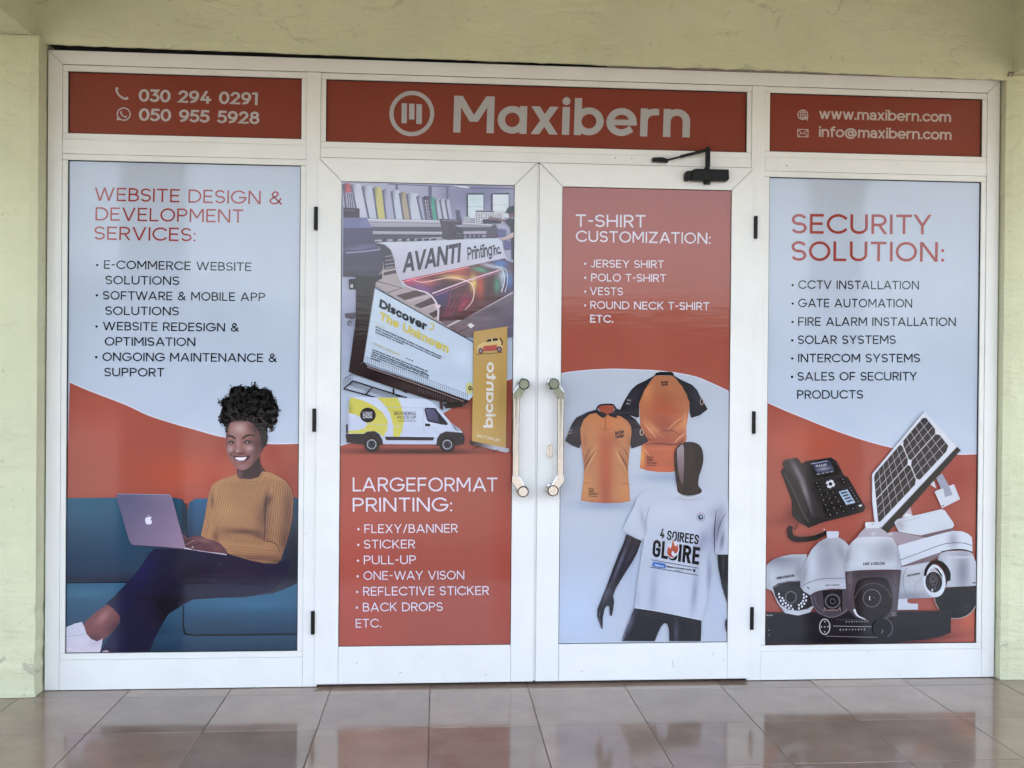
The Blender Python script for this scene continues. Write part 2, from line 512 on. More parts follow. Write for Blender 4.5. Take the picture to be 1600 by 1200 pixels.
# ------------------------------------------------------------------ doors
DY0, DY1 = -0.009, 0.045
def make_door(x0, x1, z0, z1, label, hinge_side):
    d = thing('glazed_door', ((x0 + x1) / 2, 0.0, z0), label, 'door', 'pair of glazed doors')
    SW, BH = 0.0945, 0.152
    def member(name, poly, inset):
        bm = bmesh.new()
        bm_prism(bm, poly, DY0, -0.0008, BV)
        bm_prism(bm, inset, -0.0004, DY1)
        return from_bm(name, bm, 'white', d)
    i = 0.010
    member('stile', [(x0, z0), (x0 + SW, z0), (x0 + SW, z1 - SW), (x0, z1 - G)], [(x0 + i, z0 + .004), (x0 + SW - .001, z0 + .004), (x0 + SW - .001, z1 - SW), (x0 + i, z1 - i)])
    member('stile', [(x1 - SW, z0), (x1, z0), (x1, z1 - G), (x1 - SW, z1 - SW)], [(x1 - SW + .001, z0 + .004), (x1 - i, z0 + .004), (x1 - i, z1 - i), (x1 - SW + .001, z1 - SW)])
    g2 = 2 * G
    member('top_rail', [(x0 + g2, z1), (x0 + SW + g2, z1 - SW), (x1 - SW - g2, z1 - SW), (x1 - g2, z1)], [(x0 + SW + .003, z1 - SW + .001), (x1 - SW - .003, z1 - SW + .001), (x1 - SW - .003, z1 - i), (x0 + SW + .003, z1 - i)])
    member('bottom_rail', [(x0 + SW + G, z0), (x1 - SW - G, z0), (x1 - SW - G, z0 + BH), (x0 + SW + G, z0 + BH)], [(x0 + SW + .003, z0 + .004), (x1 - SW - .003, z0 + .004), (x1 - SW - .003, z0 + BH - .001), (x0 + SW + .003, z0 + BH - .001)])
    a, b, c, e = x0 + SW, x1 - SW, z0 + BH, z1 - SW
    bm = bmesh.new(); g = 0.0026
    ya, yb = -0.0044, 0.0008
    bm_box(bm, a + G, a + g, ya, yb, c + g, e - g); bm_box(bm, b - g, b - G, ya, yb, c + g, e - g)
    bm_box(bm, a + G, b - G, ya, yb, c + G, c + g); bm_box(bm, a + G, b - G, ya, yb, e - g, e - G)
    from_bm('gasket', bm, 'rubber', d)
    box('pane', a + .001, b - .001, 0.0010, 0.0070, c + .001, e - .001, 'glass', d)
    # three butt hinges on the hinge side
    hx = x0 if hinge_side < 0 else x1
    for hz in (1.905, 1.088, 0.266):
        bm = bmesh.new()
        bm_cyl(bm, (hx + hinge_side * 0.008, -0.0125, hz - 0.047), (hx + hinge_side * 0.008, -0.0125, hz + 0.047), 0.0072, seg=16)
        for q in (-0.016, 0.016):
            bm_cyl(bm, (hx + hinge_side * 0.008, -0.0125, hz + q - .0012), (hx + hinge_side * 0.008, -0.0125, hz + q + .0012), 0.0079, seg=16)
        bm_box(bm, min(hx, hx + hinge_side * 0.016), max(hx, hx + hinge_side * 0.016), -0.0102, -0.0094, hz - 0.046, hz + 0.046)
        from_bm('hinge', bm, 'black', d)
    return d, (a + g, b - g, c + g, e - g)

door1, f1 = make_door(-0.7875, 0.1060, 0.013, 2.153, 'left glazed door whose film shows a van and a printer', -1)
door2, f2 = make_door(0.1150, 1.0175, 0.013, 2.153, 'right glazed door with the black closer and the lock, film showing shirts', 1)

def pull_handle(door, xm, xt, zt, zb):
    """cranked pull handle: two round mounts on the stile, slanted brackets, upright tube"""
    s = 1 if xt > xm else -1
    h = bpy.data.objects.new('pull_handle', None); h.empty_display_size = .05
    h.location = Vector((xm, 0, zb)) - world_loc(door); link(h, door)
    yo = -0.062
    for z, v in ((zt, -1), (zb, 1)):
        bm = bmesh.new()
        bm_cyl(bm, (xm, DY0, z), (xm, DY0 - .006, z), 0.0245, 0.0235, 32)
        bm_cyl(bm, (xm, DY0 - .006, z), (xm, yo - 0.011, z), 0.0200, seg=32)
        from_bm('mount', bm, 'chrome', h, False)
        bm = bmesh.new()
        # slanted bracket: flat strap from the mount to the tube end
        p = Vector((xm, z)); q = Vector((xt, z + v * 0.040)); q2 = Vector((xt, z + v * 0.062))
        dd = (q - p).normalized(); nn = Vector((-dd.y, dd.x))
        w = 0.0165
        if (nn.x * s) > 0: nn = -nn
        poly = [p + nn * w, p - nn * w]
        ang0 = math.atan2(-nn.y, -nn.x)
        poly = [p + nn * w, q + Vector((-s * 0.0150, v * 0.022)), q + Vector((s * 0.0150, v * 0.022)), q + Vector((s * 0.0150, -v * 0.006)), p - nn * w]
        bm_prism(bm, [(a.x, a.y) for a in poly], yo - 0.0125, yo + 0.012, 0.003)
        from_bm('bracket', bm, 'chrome', h)
        bm = bmesh.new()
        bm_cyl(bm, (xm, yo - 0.0126, z), (xm, yo - 0.0146, z), 0.0228, seg=32)
        from_bm('ring', bm, 'black', h)
        bm = bmesh.new()
        bm_cyl(bm, (xm, yo - 0.0147, z), (xm, yo - 0.0175, z), 0.0200, 0.0185, 32)
        from_bm('end_cap', bm, 'chrome', h)
    bm = bmesh.new()
    bm_cyl(bm, (xt, yo, zb + 0.060), (xt, yo, zt - 0.060), 0.0142, seg=40, caps=False)
    o = from_bm('tube', bm, 'steel', h, True)
    for z in (zb + 0.094, zt - 0.094):
        bm = bmesh.new(); bm_cyl(bm, (xt, yo, z - .033), (xt, yo, z + .033), 0.0146, seg=40, caps=False)
        from_bm('ferrule', bm, 'chrome', h, True)

box('meeting_strip', 0.1072, 0.1138, -0.0050, 0.040, 0.016, 2.150, 'white', door2)
pull_handle(door1, 0.0515, 0.0215, 1.241, 0.805)
pull_handle(door2, 0.1735, 0.2035, 1.243, 0.809)

# heel scuffs on the foot rails
def scuff(door, pts):
    bm = bmesh.new()
    for (xa, za, xb, zb) in pts:
        d = Vector((xb - xa, 0, zb - za)); n = Vector((-d.z, 0, d.x)).normalized() * 0.0011
        a, b = Vector((xa, DY0 - 0.0003, za)), Vector((xb, DY0 - 0.0003, zb)); m = (a + b) / 2 + n * 2
        bm.faces.new([bm.verts.new(v) for v in (a, m - n, b, m + n)])
    from_bm('scuff_mark', bm, 'scuff', door)
scuff(door2, [(0.685, 0.066, 0.697, 0.098), (0.690, 0.060, 0.699, 0.078), (0.862, 0.108, 0.866, 0.126), (0.905, 0.088, 0.909, 0.098), (0.30, 0.050, 0.318, 0.053)])
scuff(door1, [(-0.45, 0.052, -0.425, 0.056), (-0.62, 0.09, -0.612, 0.104), (-0.10, 0.041, -0.083, 0.043)])

# lock escutcheon on the right door
lx, lz = 0.1655, 0.967
bm = bmesh.new()
pts = [(lx + 0.0125 * math.cos(a) , lz + 0.017 + 0.0135 * math.sin(a)) for a in np.linspace(0, math.pi, 12)] + [(lx + 0.0125 * math.cos(a), lz - 0.017 + 0.0135 * math.sin(a)) for a in np.linspace(math.pi, 2 * math.pi, 12)]
bm_prism(bm, pts, DY0 - 0.004, DY0 - 0.0002, 0.0008)
lk = from_bm('lock_plate', bm, 'steel', door2)
bm = bmesh.new(); bm_cyl(bm, (lx, DY0 - .0041, lz + .007), (lx, DY0 - .0062, lz + .007), 0.0072, seg=20); bm_box(bm, lx - .0042, lx + .0042, DY0 - .0058, DY0 - .0041, lz - .016, lz + .004, .0008)
from_bm('lock_cylinder', bm, 'chrome', lk)
bm = bmesh.new(); bm_box(bm, lx - .0009, lx + .0009, DY0 - .0068, DY0 - .0063, lz + .003, lz + .0105)
for s in (-1, 1): bm_cyl(bm, (lx, DY0 - .0041, lz + s * .0225), (lx, DY0 - .0046, lz + s * .0225), 0.0018, seg=10)
from_bm('keyhole', bm, 'black', lk)

# overhead closer: body on the door rail, two-part arm to the transom
cl = bpy.data.objects.new('door_closer', None); cl.empty_display_size = .05
cl.location = Vector((0.815, 0, 2.075)) - world_loc(door2); link(cl, door2)
bm = bmesh.new()
bm_prism(bm, [(0.742, 2.090), (0.742, 2.130), (0.756, 2.137), (0.898, 2.137), (0.900, 2.098), (0.892, 2.090)], DY0 - 0.040, DY0 - 0.0006, 0.004)
from_bm('body', bm, 'black', cl)
bm = bmesh.new()
bm_prism(bm, [(0.716, 2.093), (0.716, 2.121), (0.722, 2.128), (0.7415, 2.130), (0.7415, 2.092), (0.722, 2.089)], DY0 - 0.034, DY0 - 0.0006, 0.003)
from_bm('end_cap', bm, 'black', cl)
bm = bmesh.new(); bm_cyl(bm, (0.811, -0.027, 2.077), (0.811, -0.027, 2.089), 0.014, 0.016, 24); bm_cyl(bm, (0.811, -0.027, 2.1375), (0.811, -0.027, 2.1475), 0.011, seg=20)
from_bm('spindle', bm, 'black', cl)
def bar(name, p0, p1, w, th, parent, mat='black'):
    p0, p1 = Vector(p0), Vector(p1)
    bm = bmesh.new(); L = (p1 - p0).length
    bm_box(bm, -w / 2, w / 2, -th / 2, th / 2, 0, L, min(w, th) * .2)
    q = (p1 - p0).to_track_quat('Z', 'Y').to_matrix().to_4x4(); q.translation = p0
    bmesh.ops.transform(bm, matrix=q, verts=bm.verts)
    return from_bm(name, bm, mat, parent)
bm = bmesh.new(); bm_box(bm, 0.801, 0.822, -0.0375, -0.0300, 2.148, 2.218, 0.002); from_bm('arm_upright', bm, 'black', cl)
bm = bmesh.new(); bm_cyl(bm, (0.812, -0.040, 2.2195), (0.812, -0.026, 2.2195), 0.0115, seg=20); from_bm('elbow', bm, 'black', cl)
bar('forearm', (0.808, -0.0335, 2.2170), (0.698, -0.0260, 2.1890), 0.009, 0.0125, cl)
bar('forearm_rod', (0.705, -0.0260, 2.1905), (0.640, -0.0210, 2.1735), 0.006, 0.008, cl)
bm = bmesh.new(); bm_prism(bm, [(0.584, 2.168), (0.584, 2.184), (0.624, 2.187), (0.648, 2.180), (0.648, 2.166)], -0.022, -0.0006, 0.0015); bm_cyl(bm, (0.632, -0.0235, 2.1745), (0.632, -0.0275, 2.1745), 0.0052, seg=16)
from_bm('arm_shoe', bm, 'black', cl)

# ------------------------------------------------------------------ printing kit: flat ink shapes on a film
GAIN = 1.03
def ink_albedo(c, sat):
    """sRGB print colour to the film's own albedo; dense inks print darker than the photo shows them under gloss"""
    c = np.asarray(c, float)
    if sat != 1: g_ = c @ np.array([.3, .59, .11]); c = g_[:, None] + (c - g_[:, None]) * sat
    L = lin(np.clip(c, 0, 255)); y = L @ np.array([.21, .72, .07])
    return L * (y / (y + 0.016))[:, None] * GAIN
def homography(src, dst):
    A, b = [], []
    for (x, y), (u, v) in zip(src, dst):
        A += [[x, y, 1, 0, 0, 0, -u * x, -u * y], [0, 0, 0, x, y, 1, -v * x, -v * y]]
        b += [u, v]
    h = np.linalg.solve(np.array(A, float), np.array(b, float))
    return np.append(h, 1).reshape(3, 3)

def catmull(pts, closed=True, n=6):
    P = np.array(pts, float); N = len(P); out = []
    rngi = range(N if closed else N - 1)
    for i in rngi:
        if closed: p0, p1, p2, p3 = P[(i - 1) % N], P[i], P[(i + 1) % N], P[(i + 2) % N]
        else: p0, p1, p2, p3 = P[max(i - 1, 0)], P[i], P[i + 1], P[min(i + 2, N - 1)]
        for t in np.linspace(0, 1, n, endpoint=False):
            out.append(0.5 * ((2 * p1) + (-p0 + p2) * t + (2 * p0 - 5 * p1 + 4 * p2 - p3) * t * t + (-p0 + 3 * p1 - 3 * p2 + p3) * t ** 3))
    if not closed: out.append(P[-1])
    return np.array(out)

def inside(poly, q):
    x, y = q[:, 0], q[:, 1]; r = np.zeros(len(q), bool)
    px, py = poly[:, 0], poly[:, 1]; j = len(poly) - 1
    for i in range(len(poly)):
        c = ((py[i] > y) != (py[j] > y)) & (x < (px[j] - px[i]) * (y - py[i]) / (py[j] - py[i] + 1e-12) + px[i])
        r ^= c; j = i
    return r

def ribbon(pts, w, closed=False, cap=0.0):
    """outline strip of a polyline; returns verts, quads"""
    P = np.array(pts, float)
    keep = [0] + [i for i in range(1, len(P)) if np.hypot(*(P[i] - P[i - 1])) > 1e-6]
    P = P[keep]
    if closed and np.hypot(*(P[0] - P[-1])) < 1e-6: P = P[:-1]
    n = len(P)
    if not closed and cap:
        d = P[0] - P[1]; P[0] = P[0] + d / np.hypot(*d) * cap
        d = P[-1] - P[-2]; P[-1] = P[-1] + d / np.hypot(*d) * cap
    W = np.full(n, w) if np.isscalar(w) else np.interp(np.linspace(0, 1, n), np.linspace(0, 1, len(w)), w)
    V = []
    for i in range(n):
        a = P[i] - P[i - 1] if (closed or i > 0) else P[1] - P[0]
        b = P[(i + 1) % n] - P[i] if (closed or i < n - 1) else P[-1] - P[-2]
        a = a / np.hypot(*a); b = b / np.hypot(*b)
        na, nb = np.array([-a[1], a[0]]), np.array([-b[1], b[0]])
        m = na + nb; L = np.hypot(*m)
        m = na if L < 1e-6 else m / L
        k = min(1 / max(m @ na, 0.35), 2.2)
        V += [P[i] + m * k * W[i] / 2, P[i] - m * k * W[i] / 2]
    Q = []
    for i in range(n if closed else n - 1):
        j = (i + 1) % n
        Q.append((2 * i, 2 * i + 1, 2 * j + 1, 2 * j))
    return np.array(V), Q

class Panel:
    STEP = 0.00007
    sat = dict(printed_camera=.5, printed_recorder=.6, printed_bracket_arm=.55, printed_dial=.6, printed_mannequin=.75, printed_phone=.7, printed_printer=.85, printed_sofa=.88, printed_jumper=.9, printed_solar_panel=.7, printed_sheet=1.3)
    def __init__(s, name, px, rect, y, label, cat='window graphic'):
        x0, x1, z0, z1 = rect
        s.H = homography(px, [(x0, z1), (x1, z1), (x1, z0), (x0, z0)])
        s.px = px; s.rect = rect; s.y = y; s.lev = 0
        s.thing = thing(name, ((x0 + x1) / 2, y, z0), label, cat)
        s.rectpoly = np.array([(x0, z0), (x1, z0), (x1, z1), (x0, z1)])
    def to3(s, P, lev):
        P = np.asarray(P, float)
        q = np.c_[P, np.ones(len(P))] @ s.H.T
        q = q[:, :2] / q[:, 2:3]
        x0, x1, z0, z1 = s.rect                       # the print ends at the film's edge
        q[:, 0] = np.clip(q[:, 0], x0, x1); q[:, 1] = np.clip(q[:, 1], z0, z1)
        return np.c_[q[:, 0], np.full(len(q), s.y - lev * s.STEP), q[:, 1]]

class Ink:
    """one printed piece: flat shapes collected into one mesh"""
    def __init__(s, panel, name, parent=None, label=None):
        s.p = panel; s.name = name; s.parent = parent; s.v = []; s.f = []; s.c = []; s.n = 0; s.label = label; s.sat = panel.sat.get(name, 1.0)
    def add(s, V, F, col, lev):
        V3 = s.p.to3(V, lev)
        s.v.append(V3); s.c.append(col)
        s.f += [tuple(i + s.n for i in f) for f in F]
        s.n += len(V3)
    def colour(s, V, col, grad=None, blobs=(), func=None):
        V = np.asarray(V, float)
        c = np.tile(np.asarray(col, float), (len(V), 1))
        if grad is not None:
            (ax, ay), (bx, by), c1 = grad
            d = np.array([bx - ax, by - ay], float)
            t = np.clip(((V - [ax, ay]) @ d) / (d @ d), 0, 1)[:, None]
            c = c * (1 - t) + np.asarray(c1, float) * t
        for b in blobs:
            x, y, rx, ry, bc, al = b[:6]
            an = math.radians(b[6]) if len(b) > 6 else 0
            dx, dy = V[:, 0] - x, V[:, 1] - y
            u = dx * math.cos(an) + dy * math.sin(an); v = -dx * math.sin(an) + dy * math.cos(an)
            t = (al * np.exp(-((u / rx) ** 2 + (v / ry) ** 2)))[:, None]
            c = c * (1 - t) + np.asarray(bc, float) * t
        if func is not None: c = func(V, c)
        return np.clip(c, 0, 255)
    def shape(s, pts, col, grad=None, blobs=(), smooth=False, res=None, func=None, n=5):
        s.p.lev += 1
        P = catmull(pts, True, n) if smooth else np.array(pts, float)
        if res is None and (blobs or func or grad is not None): res = 4.0
        ext = []
        if res:
            Q = []                                     # split long edges
            for i in range(len(P)):
                a, b = P[i], P[(i + 1) % len(P)]
                k = max(1, int(np.hypot(*(b - a)) / res))
                Q += [a + (b - a) * t for t in np.linspace(0, 1, k, endpoint=False)]
            P = np.array(Q)
            lo, hi = P.min(0), P.max(0)
            gx, gy = np.meshgrid(np.arange(lo[0] + res * .5, hi[0], res), np.arange(lo[1] + res * .5, hi[1], res * .87))
            gx = gx + (np.arange(gx.shape[0]) % 2)[:, None] * res * .5
            g = np.c_[gx.ravel(), gy.ravel()]
            g = g[inside(P, g)]
            if len(g):
                d = np.min(((g[:, None, :] - P[None, ::1, :]) ** 2).sum(2), 1) if len(g) * len(P) < 4e6 else np.full(len(g), 9e9)
                ext = g[d > (res * .45) ** 2]
        nb = len(P)
        allp = np.vstack([P, ext]) if len(ext) else P
        r = delaunay_2d_cdt([Vector(q) for q in allp], [], [list(range(nb))], 1, 1e-5)
        V = np.array([tuple(q) for q in r[0]])
        F = [tuple(f) for f in r[2]]
        s.add(V, F, s.colour(V, col, grad, blobs, func), s.p.lev)
        return P
    def line(s, pts, w, col, closed=False, smooth=False, cap=0.0, bump=1, n=6, **kw):
        s.p.lev += bump
        P = catmull(pts, closed, n) if smooth else np.array(pts, float)
        V, F = ribbon(P, w, closed, cap)
        s.add(V, F, s.colour(V, col, **kw), s.p.lev)
    def ellipse(s, x, y, rx, ry, col, n=28, rot=0, **kw):
        a = np.linspace(0, 2 * math.pi, n, endpoint=False); t = math.radians(rot)
        ex, ey = rx * np.cos(a), ry * np.sin(a)
        P = np.c_[x + ex * math.cos(t) - ey * math.sin(t), y + ex * math.sin(t) + ey * math.cos(t)]
        s.shape(P, col, **kw)
    def ring(s, x, y, rx, ry, w, col, a0=0, a1=360, rot=0, n=32, **kw):
        full = abs(a1 - a0) >= 360
        a = np.radians(np.linspace(a0, a1, n, endpoint=not full)); t = math.radians(rot)
        ex, ey = rx * np.cos(a), ry * np.sin(a)
        P = np.c_[x + ex * math.cos(t) - ey * math.sin(t), y + ex * math.sin(t) + ey * math.cos(t)]
        s.line(P, w, col, closed=full, **kw)
    def done(s):
        V = np.vstack(s.v)
        par = s.parent if s.parent is not None else s.p.thing
        V = V - np.array(world_loc(par))
        Cc = np.vstack([np.c_[ink_albedo(c, s.sat), np.ones(len(c))] for c in s.c]).astype(np.float32)
        me = bpy.data.meshes.new(s.name)
        F = []
        for f in s.f:                                  # every face looks out of the shop
            a, b, c = V[f[0]], V[f[1]], V[f[2]]
            nr = (b[2] - a[2]) * (c[0] - a[0]) - (b[0] - a[0]) * (c[2] - a[2])
            F.append(f if nr < 0 else f[::-1])
        me.from_pydata([tuple(v) for v in V], [], F)
        at = me.color_attributes.new('Col', 'FLOAT_COLOR', 'POINT')
        at.data.foreach_set('color', np.clip(Cc, 0, 1).ravel())
        me.materials.append(MAT['film'])
        o = link(bpy.data.objects.new(s.name, me), par)
        if s.label: o['label'] = s.label
        return o

# ------------------------------------------------------------------ a monoline lettering alphabet
def arc(cx, cy, rx, ry, a0, a1, n=14):
    return [(cx + rx * math.cos(math.radians(a)), cy + ry * math.sin(math.radians(a))) for a in np.linspace(a0, a1, n)]
def Pl(*p):
    out = []
    for q in p: out += q if isinstance(q, list) else [q]
    return ('P', out)
def Cl(*p): return ('C', Pl(*p)[1])
def Dg(a, b): return ('D', a, b)
def Dot(x, y): return ('O', x, y)
xh = 0.70
GL = {
 'A': (.84, [Dg((0, 0), (.42, 1)), Dg((.84, 0), (.42, 1)), Pl((.16, .28), (.68, .28))]),
 'B': (.56, [Pl((0, 0), (0, 1)), Pl((0, 1), (.27, 1), arc(.27, .765, .235, .235, 90, -90), (.27, .53), (.02, .53)), Pl((.02, 0), (.3, 0), arc(.3, .265, .265, .265, -90, 90), (.3, .53), (.02, .53))]),
 'C': (.86, [Pl(arc(.5, .5, .5, .5, 42, 318, 26))]),
 'D': (.72, [Cl((0, 0), (0, 1), (.28, 1), arc(.28, .5, .44, .5, 90, -90, 18), (.28, 0))]),
 'E': (.50, [Pl((.5, 1), (0, 1), (0, 0), (.5, 0)), Pl((0, .51), (.45, .51))]),
 'F': (.48, [Pl((.48, 1), (0, 1), (0, 0)), Pl((0, .47), (.42, .47))]),
 'G': (.96, [Pl(arc(.5, .5, .5, .5, 42, 356, 28), (.99, .47), (.56, .47))]),
 'H': (.66, [Pl((0, 0), (0, 1)), Pl((.66, 0), (.66, 1)), Pl((0, .5), (.66, .5))]),
 'I': (0, [Pl((0, 0), (0, 1))]),
 'J': (.36, [Pl((.36, 1), (.36, .22), arc(.16, .22, .2, .22, 0, -150))]),
 'K': (.60, [Pl((0, 0), (0, 1)), Dg((.02, .40), (.58, 1)), Dg((.60, 0), (.21, .56))]),
 'L': (.46, [Pl((0, 1), (0, 0), (.46, 0))]),
 'M': (.86, [Pl((0, 0), (0, 1)), Pl((.86, 0), (.86, 1)), Dg((.43, .26), (.02, 1)), Dg((.43, .26), (.84, 1))]),
 'N': (.68, [Pl((0, 0), (0, 1)), Pl((.68, 0), (.68, 1)), Dg((.68, 0), (0, 1))]),
 'O': (1.0, [Cl(arc(.5, .5, .5, .5, 0, 348, 30))]),
 'P': (.57, [Pl((0, 0), (0, 1)), Pl((.01, 1), (.29, 1), arc(.29, .73, .27, .27, 90, -90), (.29, .46), (.02, .46))]),
 'Q': (1.0, [Cl(arc(.5, .5, .5, .5, 0, 348, 30)), Dg((.98, 0), (.62, .36))]),
 'R': (.57, [Pl((0, 0), (0, 1)), Pl((.01, 1), (.29, 1), arc(.29, .73, .27, .27, 90, -90), (.29, .46), (.02, .46)), Dg((.58, 0), (.28, .46))]),
 'S': (.56, [Pl(arc(.28, .745, .27, .255, 35, 270, 16), arc(.28, .255, .28, .255, 90, -145, 16))]),
 'T': (.62, [Pl((0, 1), (.62, 1)), Pl((.31, 1), (.31, 0))]),
 'U': (.66, [Pl((0, 1), (0, .33), arc(.33, .33, .33, .33, 180, 360, 18), (.66, 1))]),
 'V': (.80, [Dg((.40, 0), (0, 1)), Dg((.40, 0), (.80, 1))]),
 'W': (1.24, [Dg((.32, 0), (0, 1)), Dg((.32, 0), (.62, 1)), Dg((.92, 0), (.62, 1)), Dg((.92, 0), (1.24, 1))]),
 'X': (.66, [Dg((0, 0), (.66, 1)), Dg((.66, 0), (0, 1))]),
 'Y': (.72, [Dg((.36, .42), (0, 1)), Dg((.36, .42), (.72, 1)), Pl((.36, .44), (.36, 0))]),
 'Z': (.60, [Pl((0, 1), (.6, 1)), Pl((0, 0), (.6, 0)), Dg((.03, .04), (.57, .96))]),
 '&': (.74, [Pl([tuple(q) for q in catmull([(.74, 0), (.40, .40), (.17, .66), (.14, .82), (.24, .97), (.38, 1), (.5, .9), (.49, .74), (.36, .61), (.1, .42), (.0, .24), (.08, .07), (.27, 0), (.46, .06), (.60, .22), (.70, .43)], False, 4)])]),
 '0': (.62, [Cl(arc(.31, .5, .31, .5, 0, 348, 28))]),
 '1': (.24, [Pl((0, 1), (.24, 1), (.24, 0))]),
 '2': (.56, [Pl(arc(.28, .72, .27, .28, 165, -28, 14), (.03, .02), (.0, 0), (.58, 0))]),
 '3': (.54, [Pl((.03, 1), (.50, 1), (.24, .60), arc(.24, .30, .31, .30, 90, -140, 14))]),
 '4': (.68, [Dg((.0, .22), (.42, 1)), Pl((.02, .26), (.68, .26)), Pl((.50, .50), (.50, 0))]),
 '5': (.54, [Pl((.50, 1), (.09, 1), (.05, .58), (.20, .61), arc(.24, .31, .31, .31, 85, -140, 14))]),
 '6': (.58, [Cl(arc(.29, .31, .29, .31, 0, 348, 22)), Pl((.46, .98), (.22, .9), (.04, .60), (0, .33))]),
 '7': (.56, [Pl((0, 1), (.56, 1)), Dg((.14, 0), (.54, 1))]),
 '8': (.58, [Cl(arc(.29, .27, .29, .27, 0, 348, 20)), Cl(arc(.29, .77, .24, .23, 0, 348, 20))]),
 '9': (.58, [Cl(arc(.29, .69, .29, .31, 0, 348, 22)), Pl((.12, .02), (.36, .1), (.54, .40), (.58, .67))]),
 '-': (.30, [Pl((.02, .48), (.28, .48))]), '.': (.0, [Dot(0, 0)]), ',': (.0, [Dot(0, 0)]), ':': (.0, [Dot(0, 0), Dot(0, .58)]),
 '/': (.44, [Dg((0, -.1), (.44, 1.05))]), "'": (0, [Pl((0, 1), (0, .8))]),
 '@': (1.1, [Cl(arc(.52, .36, .21, .23, 0, 345, 18)), Pl((.75, .6), (.75, .22), arc(.88, .24, .13, .14, 180, 330, 8), arc(.54, .36, .52, .50, -12, 300, 26))]),
 'a': (.52, [Pl((.05, xh * .86), arc(.27, xh * .68, .25, xh * .32, 130, 0, 10), (.52, 0)), Pl((.52, xh * .55), (.24, xh * .55), arc(.22, xh * .28, .22, xh * .27, 90, 270, 10), (.30, 0), (.52, xh * .25))]),
 'ɑ': (.66, [Cl(arc(.33, xh / 2, .33, xh / 2, 0, 348, 26)), Pl((.66, 0), (.66, xh))]),
 'b': (.66, [Pl((0, 0), (0, 1.0)), Cl(arc(.33, xh / 2, .33, xh / 2, 0, 348, 26))]),
 'c': (.56, [Pl(arc(.33, xh / 2, .33, xh / 2, 45, 315, 20))]),
 'd': (.66, [Pl((.66, 0), (.66, 1.0)), Cl(arc(.33, xh / 2, .33, xh / 2, 0, 348, 26))]),
 'e': (.68, [Pl(arc(.34, xh / 2, .34, xh / 2, 0, 308, 26)), ('B', (.0, xh * .48), (.68, xh * .48))]),
 'f': (.34, [Pl((.36, 1.02), (.26, 1.02), (.12, .92), (.12, 0)), Pl((0, xh), (.34, xh))]),
 'g': (.66, [Cl(arc(.33, xh / 2, .33, xh / 2, 0, 348, 26)), Pl((.66, xh), (.66, -.1), arc(.36, -.1, .3, .2, 0, -140, 10))]),
 'h': (.56, [Pl((0, 0), (0, 1.0)), Pl((0, xh * .5), arc(.28, xh - .28, .28, .28, 170, 0, 12), (.56, 0))]),
 'i': (0, [Pl((0, 0), (0, xh)), Dot(0, 1.0)]),
 'j': (.1, [Pl((.1, xh), (.1, -.2), (0, -.28)), Dot(.1, 1.0)]),
 'k': (.5, [Pl((0, 0), (0, 1)), Dg((.02, .26), (.48, xh)), Dg((.52, 0), (.18, .42))]),
 'l': (0, [Pl((0, 0), (0, 1.0))]),
 'm': (.98, [Pl((0, 0), (0, xh)), Pl((0, xh * .5), arc(.245, xh - .245, .245, .245, 170, 0, 10), (.49, 0)), Pl((.49, xh * .5), arc(.735, xh - .245, .245, .245, 170, 0, 10), (.98, 0))]),
 'n': (.57, [Pl((0, 0), (0, xh)), Pl((0, xh * .5), arc(.285, xh - .285, .285, .285, 170, 0, 12), (.57, 0))]),
 'o': (.68, [Cl(arc(.34, xh / 2, .34, xh / 2, 0, 348, 26))]),
 'p': (.66, [Pl((0, -.3), (0, xh)), Cl(arc(.33, xh / 2, .33, xh / 2, 0, 348, 26))]),
 'q': (.66, [Pl((.66, -.3), (.66, xh)), Cl(arc(.33, xh / 2, .33, xh / 2, 0, 348, 26))]),
 'r': (.32, [Pl((0, 0), (0, xh)), Pl((0, xh * .5), arc(.30, xh - .29, .30, .29, 170, 85, 8))]),
 's': (.44, [Pl(arc(.22, xh * .74, .21, xh * .25, 35, 270, 10), arc(.22, xh * .25, .22, xh * .25, 90, -145, 10))]),
 't': (.34, [Pl((.13, .95), (.13, .12), (.22, 0), (.36, 0)), Pl((0, xh), (.34, xh))]),
 'u': (.57, [Pl((0, xh), (0, .285), arc(.285, .285, .285, .285, 180, 360, 12), (.57, xh)), Pl((.57, .3), (.57, 0))]),
 'v': (.58, [Dg((.29, 0), (0, xh)), Dg((.29, 0), (.58, xh))]),
 'w': (.92, [Dg((.24, 0), (0, xh)), Dg((.24, 0), (.46, xh)), Dg((.68, 0), (.46, xh)), Dg((.68, 0), (.92, xh))]),
 'x': (.56, [Dg((0, 0), (.56, xh)), Dg((.56, 0), (0, xh))]),
 'y': (.58, [Dg((.29, 0), (0, xh)), Dg((.16, -.3), (.58, xh))]),
 'z': (.46, [Pl((0, xh), (.46, xh)), Pl((0, 0), (.46, 0)), Dg((.03, .04), (.44, xh - .04))]),
}
def widen(ch, f):
    gw, st = GL[ch]; out = []
    for q in st:
        if q[0] in 'PC': out.append((q[0], [(x * f, y) for x, y in q[1]]))
        elif q[0] == 'D': out.append(('D', (q[1][0] * f, q[1][1]), (q[2][0] * f, q[2][1])))
        else: out.append(q)
    GL[ch] = (gw * f, out)
for chs, f in (('SEURBDFHKLPNXZJ', 1.25), ('TVYAMW&', 1.17), ('CG', 1.12), ('OQ', 1.05)):
    for ch in chs: widen(ch, f)
GL['Ô'] = (.46, [Cl(arc(.23, .77, .23, .23, 0, 180, 10), arc(.23, .23, .23, .23, 180, 360, 10))])
GL['Ĝ'] = (.46, [Pl((.46, .74), arc(.23, .77, .23, .23, 0, 180, 10), arc(.23, .23, .23, .23, 180, 360, 10), (.46, .46), (.28, .46))])
